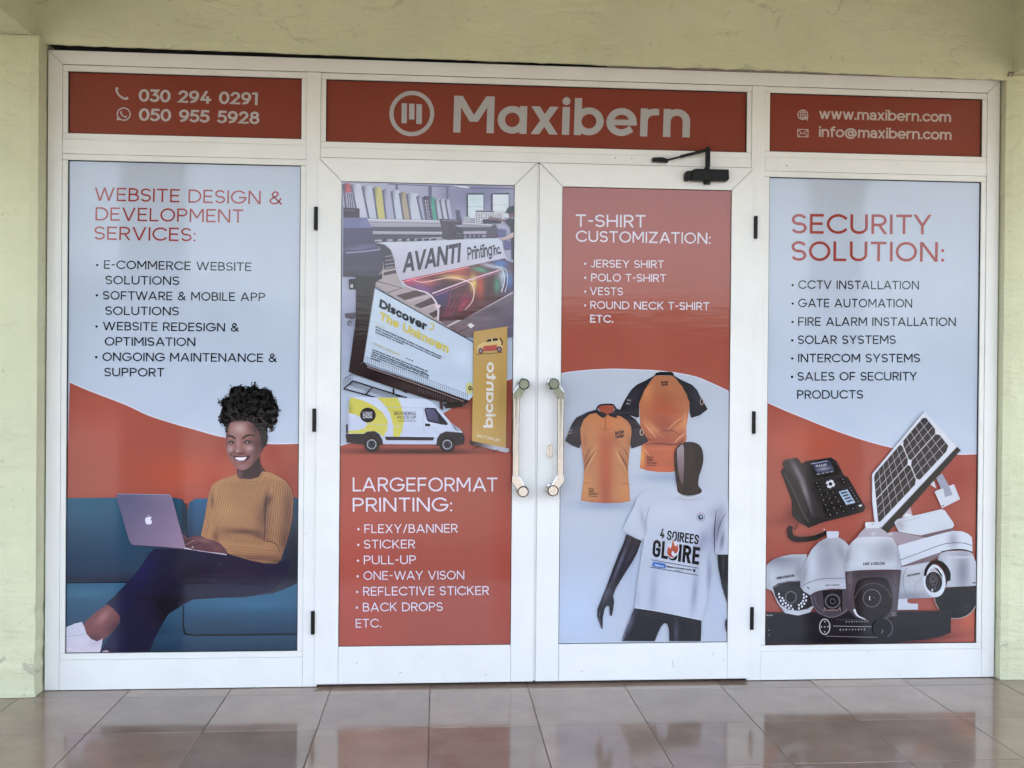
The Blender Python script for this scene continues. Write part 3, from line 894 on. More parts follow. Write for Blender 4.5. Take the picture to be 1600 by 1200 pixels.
GL['Ŝ'] = (.44, [Pl(arc(.22, .79, .22, .21, -5, 180, 12), (0, .74), (.06, .60), (.38, .40), (.44, .26), arc(.22, .21, .22, .21, 0, -175, 12))])
GL['Ŗ'] = (.46, [Pl((0, 0), (0, 1)), Pl((.01, 1), (.26, 1), arc(.24, .76, .22, .24, 90, -90, 10), (.24, .52), (.02, .52)), Dg((.48, 0), (.24, .52))])
GL['Ê'] = (.36, [Pl((.36, 1), (0, 1), (0, 0), (.36, 0)), Pl((0, .51), (.32, .51))])
GL['Ĺ'] = (.34, [Pl((0, 1), (0, 0), (.34, 0))])
ROUND_L = set('OCGQcdegoqɑ0689@S35a'); ROUND_R = set('ODQbopeB0689RPS35')

def layout(txt, w, track):
    """list of (glyph strokes, x origin), total width; units of cap height"""
    x = 0.0; out = []
    for i, ch in enumerate(txt):
        if ch == ' ': x += 0.22 + w * .6 + track; continue
        gw, st = GL.get(ch, GL['x'])
        if i and txt[i - 1] != ' ':
            if ch in ROUND_L: x -= 0.025
            if txt[i - 1] in ROUND_R: x -= 0.025
            if (ch in 'AVWTY' and txt[i - 1] in 'AVWTYLP') or (txt[i - 1] in 'AVWTY' and ch in 'AVWTY'): x -= 0.09
        out.append((st, x)); x += gw * (1 - w) + w + track
    return out, x - track

def lettering(ink, txt, p0, p1, h, col, w=0.115, track=0.115, up=None, slant=0.0, grad=None, blobs=(), word=None):
    """txt set from p0 (left end of the baseline) to p1 (right end), cap height h, all in print pixels"""
    p0, p1 = np.array(p0, float), np.array(p1, float)
    glyphs, W = layout(txt, w, track)
    ex = (p1 - p0) / W
    d = (p1 - p0) / np.hypot(*(p1 - p0))
    ey = (np.array([d[1], -d[0]]) * h) if up is None else np.array(up, float)
    ink.p.lev += 1
    base = ink.p.lev
    def place(V, x):
        V = np.asarray(V, float)
        return p0 + np.outer(V[:, 0] + x + slant * V[:, 1], ex) + np.outer(V[:, 1], ey)
    def m(q): return (w / 2 + q[0] * (1 - w), w / 2 + q[1] * (1 - w))
    hx = W and np.hypot(*ex) / max(np.hypot(*ey), 1e-6)
    wi = [i for i, part in enumerate(txt.split(' ')) for _ in part]
    for gi, (st, x) in enumerate(glyphs):
        if word is not None and wi[gi] != word: continue
        for k, s in enumerate(st):
            if s[0] == 'D':
                (ax, ay), (bx, by) = s[1], s[2]
                if ay > by: ax, ay, bx, by = bx, by, ax, ay
                a, b = (w / 2 + ax * (1 - w), ay if ay in (0, 1) else w / 2 + ay * (1 - w)), (w / 2 + bx * (1 - w), by if by in (0, 1) else w / 2 + by * (1 - w) + (w / 2 if by == xh else 0))
                L = math.hypot(b[0] - a[0], b[1] - a[1]); hw = w / 2 * L / max(abs(b[1] - a[1]), 1e-6); hw = min(hw, w * .82)
                V = [(a[0] - hw, a[1]), (a[0] + hw, a[1]), (b[0] + hw, b[1]), (b[0] - hw, b[1])]
                F = [(0, 1, 2, 3)]
            elif s[0] == 'O':
                r = w * 0.62; c = (w / 2 + s[1] * (1 - w), (r if s[2] == 0 else w / 2 + s[2] * (1 - w)))
                V = [c] + [(c[0] + r * math.cos(t) / max(hx, .2), c[1] + r * math.sin(t)) for t in np.linspace(0, 2 * math.pi, 14, endpoint=False)]
                F = [(0, 1 + i, 1 + (i + 1) % 14) for i in range(14)]
            elif s[0] == 'B':
                (ax, ay), (bx, by) = m(s[1]), m(s[2]); hw = w * .43
                V = [(ax, ay - hw), (bx + w * .48, ay - hw), (bx + w * .48, ay + hw), (ax, ay + hw)]; F = [(0, 1, 2, 3)]
            else:
                V, F = ribbon([m(q) for q in s[1]], w, s[0] == 'C', w / 2)
            P = place(V, x)
            ink.add(P, F, ink.colour(P, col, grad, blobs), base + 0.35 * k)
    ink.p.lev = base + 1

def K(ox, oy, s):
    """points read off an enlarged crop of the print"""
    return lambda *a: [(ox + x * s, oy + y * s) for x, y in (a[0] if len(a) == 1 and isinstance(a[0], list) else a)]
def dots(ink, pts, r, col):
    ink.p.lev += 1
    for x, y in pts:
        a = np.linspace(0, 2 * math.pi, 10, endpoint=False)
        V = np.vstack([[(x, y)], np.c_[x + r * np.cos(a), y + r * np.sin(a)]])
        ink.add(V, [(0, 1 + i, 1 + (i + 1) % 10) for i in range(10)], ink.colour(V, col), ink.p.lev)
def words(panel, name, rows, col, parent=None, bullets=(), br=1.9, **kw):
    """each printed word is a piece of its own, and each bullet"""
    bl = list(bullets)
    for r in rows:
        lv = panel.lev
        for n in range(len(r[0].split(' '))):
            panel.lev = lv
            k = Ink(panel, name, parent)
            lettering(k, r[0], r[1], r[2], r[3], col, word=n, **dict(kw, **(r[4] if len(r) > 4 else {})))
            k.done()
        hit = [q for q in bl if abs(q[1] - (r[1][1] - r[3] * .45)) < 4]
        if hit:
            k = Ink(panel, 'bullet', parent); dots(k, hit, br, col); k.done()

# ------------------------------------------------------------------ the printed films
PW = (184, 193, 210)      # print white
PO = (163, 82, 69)        # print orange
NAVY = (22, 26, 48)
REDTXT = (160, 60, 52)
PALE = (214, 208, 220)
def frect(q, m=0.0): return (q[0] + m, q[1] - m, q[2] + m, q[3] - m)

# ---- top light, left: phone numbers
def header(idx, name, px, label):
    a, b, c, d = tops[idx]
    g = 0.0030
    p = Panel(name, px, (a + g, b - g, c + g, d - g), FILM_Y, label)
    k = Ink(p, 'film'); k.shape([px[0], px[1], px[2], px[3]], (140, 68, 56), res=12); k.done()
    return p
H1 = header(0, 'window_graphic', [(111, 110), (472, 122.5), (472, 220.5), (109, 208.5)], 'orange film with two phone numbers above the website panel')
HG = (184, 178, 176)
words(H1, 'lettering', [('030 294 0291', (217, 157.5), (403, 164), 20.5), ('050 955 5928', (217, 189), (406, 195.6), 20.5)], HG, w=0.175, track=0.09)
k = Ink(H1, 'handset_icon')
k.line([(184.5, 134.5), (183, 139), (186, 146), (191.5, 151), (197, 153), (200.5, 151)], [5, 3.2, 3, 3, 3.2, 5], HG, smooth=True); k.done()
k = Ink(H1, 'chat_icon')
k.ring(193.8, 178, 10, 10, 2.0, HG); k.shape([(182, 188.5), (184.5, 181), (189, 187)], HG)
k.line([(189.6, 173.5), (189.8, 177), (192.5, 180.8), (196, 182.6), (198.2, 181.6)], [3.4, 2, 2, 2, 3.4], HG, smooth=True); k.done()

# ---- top light, middle: logo and shop name
H2 = header(1, 'window_graphic', [(510, 126), (1166, 149), (1166, 240), (510, 222.5)], 'long orange sign film with round logo and large shop name over the doors')
HS = (174, 172, 173)
k = Ink(H2, 'round_logo')
k.ring(645.8, 178.8, 32.4, 32.4, 6.6, HS, n=56)
for x0, x1, y0, y1 in ((629.5, 638, 162.5, 194), (641.4, 650, 163.2, 188), (653, 661.8, 164, 195)):
    k.shape([(x0, y0), (x1, y0 + .3), (x1, y1 + .3), (x0, y1)], HS)
k.done()
words(H2, 'lettering', [('Mɑxibern', (711.7, 208.6), (1080.5, 217.0), 57.5)], HS, w=0.178, track=0.115)

# ---- top light, right: web and mail address
H3 = header(2, 'window_graphic', [(1203, 146), (1531, 152.5), (1531, 245), (1203, 240)], 'orange film with web and mail address above the security panel')
HA = (190, 176, 168)
words(H3, 'lettering', [('www.maxibern.com', (1279.7, 186.0), (1485, 188.8), 17.5), ('info@maxibern.com', (1279.7, 215.4), (1486, 218), 17.5)], HA, w=0.155, track=0.07)
k = Ink(H3, 'globe_icon')
k.ring(1254.3, 179.6, 7.8, 7.8, 1.3, HA); k.ring(1254.3, 179.6, 3.4, 7.8, 1.0, HA); k.line([(1246.5, 179.6), (1262, 179.8)], 1.0, HA)
k.line([(1248, 175.4), (1260.6, 175.6)], 1.0, HA); k.line([(1248, 183.8), (1260.6, 184)], 1.0, HA); k.line([(1254.3, 171.8), (1254.3, 187.4)], 1.0, HA)
k.shape([(1257.5, 181.5), (1263.5, 185), (1260.8, 185.6), (1262.4, 188.6), (1260.8, 189.2), (1259.6, 186.2), (1257.8, 187.8)], HA); k.done()
k = Ink(H3, 'envelope_icon')
k.line([(1246.5, 203.6), (1262.6, 203.8), (1262.6, 215.8), (1246.5, 215.6)], 1.3, HA, closed=True)
k.line([(1246.5, 204), (1254.6, 211), (1262.6, 204)], 1.1, HA); k.line([(1246.5, 215.4), (1252.4, 209.4)], 1.0, HA); k.line([(1262.6, 215.6), (1256.8, 209.4)], 1.0, HA); k.done()

# =================================================================== website panel (left side light)
a, b, c, d = bigs[0]; g = .003
PA = Panel('window_graphic', [(108, 250), (470, 262), (461.5, 1015), (102.5, 1017)], (a + g, b - g, c + g, d - g), FILM_Y, 'website services film on the left side light, with woman and laptop on blue sofa')
k = Ink(PA, 'film')
k.shape(PA.px, PW, res=14)
wave = [(108, 597), (140, 611), (195, 632.5), (230, 649), (270, 662.5), (305, 672.5), (330, 680), (352, 685), (390, 691.5), (417.5, 695), (440, 695.6), (470, 695)]
wv = [tuple(q) for q in catmull(wave, False, 4)]
k.line([(x, y - .8) for x, y in wv], 2.2, (206, 206, 222))
k.shape(wv + [(470, 860), (100, 860)], PO, res=5, blobs=[(440, 760, 30, 40, (140, 48, 42), .55), (330, 750, 16, 26, (150, 52, 44), .5), (345, 705, 12, 22, (150, 52, 44), .5), (424, 706, 14, 20, (150, 52, 44), .5), (150, 660, 70, 60, (178, 84, 72), .5), (300, 740, 90, 30, (200, 84, 58), .5), (250, 782, 120, 10, (170, 58, 44), .5)])
k.done()
rowsA = [('WEBSITE DESIGN &', (147, 312.5), (440.6, 321.5), 21), ('DEVELOPMENT', (148.4, 343.6), (380, 349.4), 21), ('SERVICES:', (146.4, 373.6), (305, 377.8), 21)]
words(PA, 'heading', rowsA, REDTXT, w=.122, track=.16)
rowsA = [('E-COMMERCE WEBSITE', (161.6, 419.4), (392.4, 425), 13.4), ('SOLUTIONS', (164, 443.6), (279.6, 445.8), 13.4), ('SOFTWARE & MOBILE APP', (160, 467.6), (414, 472.4), 13.4), ('SOLUTIONS', (163.6, 491.6), (279, 493.4), 13.4),
         ('WEBSITE REDESIGN &', (160, 515.6), (372.4, 519.6), 13.4), ('OPTIMISATION', (163, 539.6), (304.6, 541.6), 13.4), ('ONGOING MAINTENANCE &', (159.4, 563.6), (431.4, 567.6), 13.4), ('SUPPORT', (162, 587.6), (255.6, 588.8), 13.4)]
words(PA, 'lettering', rowsA, NAVY, w=.132, track=.16, bullets=[(151.4, 413.4), (150.8, 461), (150.2, 509.6), (149.6, 557.6)], br=1.9)

c6 = K(80, 800, .25)
so = Ink(PA, 'printed_sofa')
so.shape([(100, 777), (200, 776.6), (272, 777.4), (284, 780.5), (290, 790), (291, 916), (100, 916)], (20, 88, 122), grad=((0, 778), (0, 910), (52, 62, 88)), blobs=[(120, 790, 40, 20, (28, 98, 128), .6), (270, 830, 30, 60, (34, 52, 74), .6), (287, 800, 4, 40, (12, 36, 60), .8), (180, 905, 120, 8, (40, 44, 66), .7)])
so.shape([(291.5, 925), (291.5, 798), (295, 785), (304, 779.4), (330, 778.6), (470, 779), (470, 965), (286, 965), (286, 935)], (16, 92, 138), grad=((0, 780), (0, 900), (52, 48, 68)), blobs=[(296, 850, 5, 70, (12, 48, 82), .7), (458, 860, 18, 60, (40, 38, 54), .8), (463, 792, 10, 14, (22, 60, 84), .7)])
so.line([(290.8, 786), (291, 850), (291.5, 905)], [1, 2.4, 2], (22, 34, 54))
so.shape([(100, 909), (260, 909), (290, 945), (290, 1003), (100, 1003)], (44, 96, 128), grad=((0, 910), (0, 1000), (38, 66, 94)), blobs=[(130, 925, 40, 8, (58, 112, 142), .6), (200, 985, 60, 10, (30, 52, 80), .6), (272, 960, 18, 18, (50, 92, 118), .5)])
so.line([(100, 908.5), (200, 908.5), (262, 910)], 2.2, (28, 30, 50))
so.shape([(100, 1000), (200, 1001), (284, 982), (465, 982), (465, 1020), (100, 1020)], (42, 72, 100), grad=((0, 995), (0, 1018), (30, 56, 84)))
so.shape([(286, 985), (285, 955), (289, 942), (300, 936), (340, 934), (380, 933), (425, 927), (450, 918), (465, 910), (465, 989), (300, 989)], (44, 96, 130), grad=((0, 935), (0, 990), (34, 62, 90)), smooth=False, blobs=[(400, 945, 60, 8, (56, 110, 144), .5), (330, 975, 40, 12, (34, 62, 90), .6), (455, 930, 12, 14, (58, 96, 126), .5)])
so.line([(285.5, 945), (284.5, 975), (287, 989), (300, 991.4), (465, 990.6)], [2, 2.4, 3, 3.4, 3], (24, 26, 44))
so.done()

wo = Ink(PA, 'printed_woman', label='printed picture of a person in a tan ribbed jumper and dark trousers, laptop on knees')
legs = [(292, 858), (350, 864), (395, 872), (437, 878), (452, 872), (450, 890), (438, 910), (425, 922), (392, 930), (345, 932.4), (297, 935.6), (280, 947), (262, 958), (250, 978), (240, 997), (231, 1019), (156, 1019), (163, 1004), (173, 989), (187, 971), (186, 962), (176, 949), (164, 942), (176, 931), (192, 915), (215, 890), (232, 864), (240, 857)]
wo.shape(legs, (38, 33, 66), res=4, blobs=[(222, 890, 16, 34, (36, 34, 96), .8, 40), (190, 945, 20, 12, (34, 32, 88), .7, -40), (370, 895, 50, 20, (58, 34, 58), .7), (300, 900, 30, 20, (36, 22, 44), .6), (260, 950, 20, 26, (24, 18, 34), .8), (180, 1000, 16, 14, (36, 36, 84), .7), (430, 905, 18, 10, (52, 44, 60), .6), (300, 934, 80, 4, (24, 20, 40), .6)])
wo.line([(305, 899), (350, 897), (400, 900)], 1, (62, 42, 62)); wo.line([(345, 880), (337, 884)], 1, (74, 56, 74))
wo.shape([(165, 944), (171, 945.5), (180, 954), (186, 962), (183, 974), (170, 990), (158, 999), (150, 1002), (140, 998), (134, 986), (130, 973), (146, 957)], (122, 72, 74), smooth=True, n=3, res=3, blobs=[(160, 962, 14, 6, (168, 116, 108), .8, -48), (176, 978, 8, 16, (82, 46, 52), .7, 40), (148, 995, 10, 6, (84, 50, 56), .7)])
wo.shape([(100, 978), (112, 974), (114, 972.5), (127, 969.5), (131, 978), (134, 988), (141, 996), (150, 1000), (157, 997.5), (159.5, 994.5), (158, 1005), (155, 1018), (100, 1019)], (196, 194, 208), grad=((0, 985), (0, 1016), (200, 190, 202)), blobs=[(146, 1003, 10, 5, (180, 160, 180), .7), (125, 1000, 14, 6, (210, 198, 216), .6)])
wo.line([(103, 992), (118, 991), (133, 988)], .9, (168, 158, 182)); dots(wo, [(108, 987), (116, 986), (124, 984.6)], .7, (150, 140, 166)); wo.line([(103, 1010), (118, 1014), (130, 1017)], 1.0, (226, 210, 220))
wo.shape([(158, 1019), (160, 1014.6), (166, 1013.6), (170, 1017), (170, 1019)], (176, 150, 164))
# neck, head
skin = (146, 97, 90)
wo.shape([(366, 724), (369, 735), (369.5, 745), (376, 752), (390, 754), (404, 751), (416, 740), (410, 733), (406, 726), (404.5, 715), (395, 708), (376, 715)], (64, 40, 48), res=2.2, blobs=[(373, 742, 5, 8, (116, 84, 90), .8), (385, 750, 14, 3, (96, 66, 72), .7), (402, 722, 4, 10, (48, 30, 38), .7), (412, 740, 4, 4, (92, 52, 52), .6)])
face = [(352.3, 672), (352, 690), (352.5, 703), (355.5, 714), (362, 724), (368.5, 732.4), (375, 735.8), (382.5, 735), (391, 729.5), (401, 719), (406.5, 708), (411.5, 700), (416, 691), (416.6, 676), (408, 668), (398, 660), (384, 654), (371, 654), (359, 660)]
wo.shape(face, skin, res=1.35, blobs=[(372, 656, 24, 5, (58, 38, 46), .8), (354, 668, 3, 9, (56, 36, 44), .75), (399, 668, 6, 10, (48, 32, 40), .85), (374, 670, 12, 9, (186, 158, 156), .85), (366, 680, 6, 8, (150, 118, 122), .5), (400, 700, 10, 30, (78, 50, 54), .75), (411, 690, 6, 20, (40, 28, 36), .9), (392, 668, 7, 8, (100, 62, 70), .6), (359, 702.5, 4.6, 4.2, (178, 146, 150), .85), (388.5, 701.5, 6.2, 4.6, (182, 148, 150), .9), (371.2, 694, 1.9, 9, (172, 138, 142), .75), (370.4, 705.6, 2.4, 2.0, (190, 156, 158), .8), (375, 709.5, 6.4, 1.7, (56, 30, 38), .8), (364.5, 706.5, 1.6, 3.2, (82, 48, 56), .6), (379.8, 706, 1.5, 3, (84, 50, 58), .6),
    (378, 729.6, 6.5, 3.4, (154, 116, 124), .75), (360, 711, 2.6, 2.6, (70, 40, 50), .7, 40), (392, 715, 2.2, 6, (140, 102, 110), .5, 20), (360, 692, 5.6, 2.4, (66, 40, 48), .7), (386.5, 691.6, 7, 2.6, (66, 40, 48), .75), (363, 690, 2, 2, (110, 78, 86), .4), (400, 725, 10, 5, (58, 34, 44), .7, -40), (353, 690, 1.6, 16, (92, 56, 62), .6), (372, 720, 22, 12, (112, 74, 82), .25)])
wo.line([(353.8, 684.6), (356.5, 682.6), (360, 682.4), (364, 684.2), (367.2, 686.6)], [1.2, 2.6, 3.0, 3.0, 2.0], (40, 24, 32), smooth=True)
wo.line([(377.6, 686.8), (381, 683.8), (386, 681.4), (391, 680.7), (397.8, 682.8)], [2.0, 3.0, 3.0, 2.4, 1.2], (40, 24, 32), smooth=True)
wo.shape([(355.8, 692.8), (358, 690.8), (361, 690.4), (364.2, 692), (365.4, 693.6), (361.5, 694.6), (358, 694.2)], (104, 80, 88), smooth=True, n=3); wo.ellipse(360.7, 692.5, 2.7, 2.1, (26, 16, 24), n=14); wo.ellipse(360.5, 692.9, .7, .7, (235, 220, 225), n=8)
wo.line([(355.4, 692.4), (358, 690.5), (361.4, 690.1), (365, 692.6)], [.7, 1.2, 1.2, .7], (30, 18, 26), smooth=True)
wo.shape([(381, 693.6), (383.4, 691), (387, 690.2), (390.6, 691.4), (392.4, 693), (388.4, 694.6), (384, 694.7)], (104, 80, 88), smooth=True, n=3); wo.ellipse(386.7, 692.3, 3.0, 2.2, (26, 16, 24), n=14); wo.ellipse(385.7, 692.2, .75, .75, (235, 220, 225), n=8)
wo.line([(380.4, 693.4), (383, 690.6), (387, 689.7), (393, 692.4)], [.7, 1.3, 1.3, .7], (30, 18, 26), smooth=True)
wo.shape([(363, 713.4), (368, 713.0), (374, 714.0), (380, 713.6), (386, 713.0), (391, 712.6), (388, 717.6), (383, 722.4), (378, 724.4), (372.5, 723.8), (367.6, 719.6)], (78, 40, 50), smooth=True, n=3)
wo.shape([(366.4, 716.0), (371, 715.5), (378, 715.6), (384.2, 714.9), (382, 718.6), (378, 720.2), (373, 720.2), (369, 718.6)], (232, 222, 230), smooth=True, n=3)
wo.line([(369, 720.6), (373, 722.4), (378, 722.4), (383, 719.9)], [.8, 1.7, 1.7, .8], (168, 116, 124), smooth=True); wo.line([(364, 712.7), (370, 711.9), (374, 712.6), (379, 711.9), (389.5, 711.7)], [.6, 1.3, 1.2, 1.3, .5], (124, 78, 86), smooth=True)
wo.done()
hr = Ink(PA, 'printed_hair')
hair = [(352, 668), (349, 665), (345, 660), (343, 655), (345, 650), (344.5, 645), (346.5, 641), (346.5, 634), (344, 630), (347, 625), (352, 622.5), (357, 619), (359, 614), (360, 610), (365.5, 604.6), (371, 605.5), (376, 603.6), (380, 606), (383, 609.5), (387, 606), (392, 605.4), (396, 603.4), (400, 605), (402, 609), (408, 609), (414, 609.4), (419, 611), (423, 614.6), (424.6, 620), (428, 625), (430, 631), (434, 637), (435, 643), (432.6, 648), (432, 654), (432.6, 659), (428, 664), (426, 670), (423.5, 674), (420.4, 670.4), (417, 671.4), (416.9, 690), (413, 699), (409, 695), (405.4, 680), (401, 671.5), (396.5, 664.8), (390, 661), (384, 658.6), (372, 657), (364, 659.4), (358.6, 662.4), (354.4, 669), (353.4, 676), (351.8, 676)]
hp = catmull(hair, True, 5); rj = np.random.default_rng(3)
jit = rj.normal(0, .55, hp.shape); inner = (hp[:, 1] > 656) & (hp[:, 0] > 353) & (hp[:, 0] < 416); jit[inner] *= .25
hr.shape([tuple(q) for q in hp + jit], (31, 25, 36), res=4, blobs=[(372, 612, 10, 7, (58, 46, 54), .5), (412, 616, 9, 7, (60, 50, 60), .5), (352, 630, 6, 8, (54, 42, 46), .5), (428, 650, 5, 12, (44, 32, 40), .6), (390, 640, 30, 12, (26, 22, 34), .6)])
for q in range(0, len(hp), 2):                        # loose curls round the outline, then the mass of curls inside
    x, y = hp[q]
    if y > 654 and 355 < x < 415: continue
    if y > 676: continue
    for _ in range(2):
        dx, dy = rj.normal(0, 1.7, 2)
        if rj.random() < .55: hr.ring(x + dx, y + dy, rj.uniform(.8, 1.9), rj.uniform(.8, 1.9), .8, (38, 29, 38), a0=rj.uniform(0, 180), a1=rj.uniform(260, 420), n=8, bump=0)
for _ in range(260):
    x, y = rj.uniform(345, 432), rj.uniform(606, 664)
    if inside(np.array(hair, float), np.array([(x, y)]))[0]: hr.ring(x, y, rj.uniform(1.2, 3.0), rj.uniform(1.2, 3.0), rj.uniform(.7, 1.2), (44 + rj.uniform(-6, 12), 35 + rj.uniform(-5, 8), 42 + rj.uniform(-5, 8)), a0=rj.uniform(0, 360), a1=rj.uniform(380, 560), n=7, bump=0)
hr.p.lev += 1
hr.line([(396, 604), (398, 601), (397.4, 599), (399, 598.6)], 2.0, (36, 28, 36)); hr.line([(347, 629), (342.5, 629.6), (340.6, 632)], 1.3, (38, 30, 38)); hr.line([(345, 649), (342, 653)], 1.6, (34, 27, 35)); hr.ring(341.6, 657.4, 1.3, 1.3, .8, (44, 34, 42), n=10)
hr.line([(421, 670), (424.4, 675.2)], [2.6, 1.2], (31, 25, 36))
hr.done()
jp = Ink(PA, 'printed_jumper')
jum = [(369, 741), (361, 744.4), (352, 747.4), (339, 752), (331, 758), (326.6, 768), (323.6, 782), (321, 796), (319, 809), (315.6, 825), (313, 837), (323, 842), (339, 846.6), (345, 855), (354.5, 864.4), (365, 868.4), (391, 876), (412, 880), (430.6, 881), (437, 876), (442, 861), (450, 836), (455.6, 809), (457.2, 783), (454, 765), (445, 752), (433, 744.6), (421, 739), (409, 737.4), (403, 746.4), (390, 750), (376, 748.6), (370.6, 746)]
JB = [(345, 765, 14, 22, (184, 134, 84), .5), (352, 800, 20, 16, (190, 140, 88), .7), (352, 833, 12, 6, (150, 100, 72), .5), (382, 831, 30, 4.2, (104, 64, 54), .85, 4), (404, 838, 14, 4, (96, 58, 54), .8, 22), (410, 812, 12, 26, (128, 80, 66), .75), (414, 790, 3.2, 18, (72, 44, 48), .85, 6), (419, 783, 4.6, 8, (84, 52, 50), .7, 30), (331, 783, 2.6, 10, (112, 74, 56), .75), (336, 838, 5, 9, (110, 70, 56), .75), (450, 800, 10, 50, (116, 74, 62), .8), (444, 850, 10, 30, (104, 66, 58), .8), (436, 878, 20, 5, (80, 52, 50), .7), (400, 872, 40, 5, (112, 72, 60), .7), (440, 762, 10, 14, (172, 120, 78), .5), (366, 872, 10, 5, (100, 66, 56), .6), (430, 858, 14, 8, (160, 108, 76), .6), (388, 757, 26, 8, (160, 112, 74), .6), (385, 846, 24, 7, (166, 114, 74), .6)]
def jcol(V): return jp.colour(V, (174, 120, 80), blobs=JB)
P = jp.shape(jum, (174, 120, 80), res=3, blobs=JB)
jp.line([(370, 745.4), (378, 751.4), (391, 753.6), (403, 750), (409.5, 741)], 1.2, (142, 96, 64), smooth=True)
def ribs(poly, ang, step, wid, dark):
    poly = np.array(poly, float); t = math.radians(ang); dv = np.array([math.cos(t), math.sin(t)]); nv = np.array([-dv[1], dv[0]])
    s0, s1 = (poly @ nv).min(), (poly @ nv).max(); t0, t1 = (poly @ dv).min(), (poly @ dv).max()
    jp.p.lev += 1
    for s in np.arange(s0 + step, s1, step):
        tt = np.arange(t0, t1, 2.0); q = np.outer(tt, dv) + nv * s
        m = inside(poly, q); run = []
        for ok, pt in list(zip(m, q)) + [(False, None)]:
            if ok: run.append(pt)
            else:
                if len(run) > 2:
                    V, F = ribbon(run, wid); jp.add(V, F, jcol(V) * dark, jp.p.lev)
                run = []
ribs([(352, 752), (340, 757), (336, 772), (333, 795), (329, 815), (336, 830), (345, 845), (380, 850), (411, 852), (412, 820), (414, 790), (424, 765), (430, 748), (412, 746), (403, 752), (390, 756), (372, 753)], 101, 3.7, 1.4, .86)
ribs([(432, 750), (444, 754), (453, 767), (456, 785), (454, 810), (448, 838), (440, 858), (430, 852), (414, 846), (416, 800), (420, 775)], 97, 3.6, 1.4, .82)
ribs([(345, 853), (380, 855), (412, 856), (430, 858), (436, 868), (430, 878), (395, 874), (362, 866)], 6, 3.6, 1.2, .86)
ribs([(331, 760), (336, 757), (334, 778), (330, 800), (325, 838), (316, 836), (321, 800), (326, 772)], 102, 3.6, 1.2, .87)
jp.line([(415.5, 776), (413, 800), (412.6, 830), (411, 846)], [1, 2, 1.6, 1], (84, 54, 50), smooth=True); jp.line([(411, 846), (422, 847), (432, 853), (436, 864)], [1.2, 1.6, 1.4, 1], (102, 64, 54), smooth=True)
jp.done()
lp = Ink(PA, 'printed_laptop')
lp.shape([(181, 774), (183, 771), (187, 770.5), (262, 772), (266, 773.6), (268.4, 778), (289.4, 857), (212, 851.4), (206, 850), (202, 845), (199.6, 838)], (96, 92, 120), grad=((190, 780), (285, 850), (148, 122, 146)), res=5, blobs=[(255, 775, 30, 6, (128, 118, 140), .6), (200, 835, 10, 20, (112, 96, 118), .5)])
lp.line([(184, 771), (263, 772.6), (267, 777)], 1, (150, 142, 160))
lp.line([(205, 850.8), (250, 854), (289, 857.6)], 1.4, (60, 56, 80))
lp.line([(287, 855.8), (320, 861), (353, 866.4)], [2.2, 2.4, 1.6], (196, 178, 192)); dots(lp, [(300, 858), (305, 858.8)], 1, (60, 46, 56))
lp.done()
ap = Ink(PA, 'printed_fruit_mark')
ap.shape([(231.4, 807.6), (234.4, 806.4), (236.2, 807.8), (234.9, 809.8), (235.2, 812.2), (236.9, 814.0), (235.6, 817.4), (233.6, 818.8), (231.6, 818.2), (229.2, 818.6), (227.4, 816.6), (226.2, 812.6), (226.8, 809), (229, 807.2)], (222, 218, 232), smooth=True, n=4)
ap.shape([(230.4, 806.2), (230.8, 804.6), (232.2, 803.6), (232, 805.4)], (222, 218, 232)); ap.done()
hd = Ink(PA, 'printed_hand')
hd.shape([(283.5, 834), (289, 836), (293, 840), (299, 838.4), (306, 836.6), (314, 838), (323, 841.6), (337, 845.6), (346, 852), (354, 864), (338, 863.4), (318, 861), (304, 858.6), (296, 857), (289.6, 853), (287, 845)], (100, 62, 70), smooth=True, n=3, res=2.4, blobs=[(318, 844, 14, 3.4, (140, 96, 98), .7, 12), (338, 856, 8, 5, (124, 80, 80), .6), (292, 848, 6, 6, (70, 42, 52), .6)])
hd.line([(289, 851), (297, 846.4), (304, 843.6)], 1, (152, 112, 118)); hd.line([(297, 855), (304, 851), (313, 848)], 1, (62, 36, 46)); hd.line([(291, 846), (298, 842)], .9, (60, 36, 46)); hd.line([(298.6, 855.6), (301.6, 853)], 1.3, (196, 168, 176))
hd.done()

# =================================================================== large-format panel (left door)
PB = Panel('window_graphic', [(534, 285), (805, 290.5), (798, 1006.5), (528, 1010.5)], f1, -0.0030, 'large format printing film on the left door, with printer, billboard, van and roll-up banner')
OB = [(529, 699), (545, 694), (590, 684), (640, 670), (692, 647), (740, 617), (775, 602), (803, 592)]
k = Ink(PB, 'film')
k.shape(PB.px, PW, res=16, blobs=[(540, 560, 20, 40, (150, 158, 184), .6)])
k.shape([tuple(q) for q in catmull(OB, False, 4)] + [(803, 1012), (527, 1012)], PO, res=5, blobs=[(640, 706, 95, 3.4, (48, 20, 26), .95), (600, 706, 60, 2.6, (48, 20, 26), .6), (680, 706, 50, 2.6, (48, 20, 26), .6), (560, 900, 60, 200, (186, 80, 66), .5), (790, 830, 20, 200, (166, 62, 46), .5)])
k.done()
words(PB, 'heading', [('LARGEFORMAT', (550, 769), (778.5, 768.4), 21.8), ('PRINTING:', (550, 800.8), (706.8, 799.6), 21.8)], PALE, w=.118, track=.16)
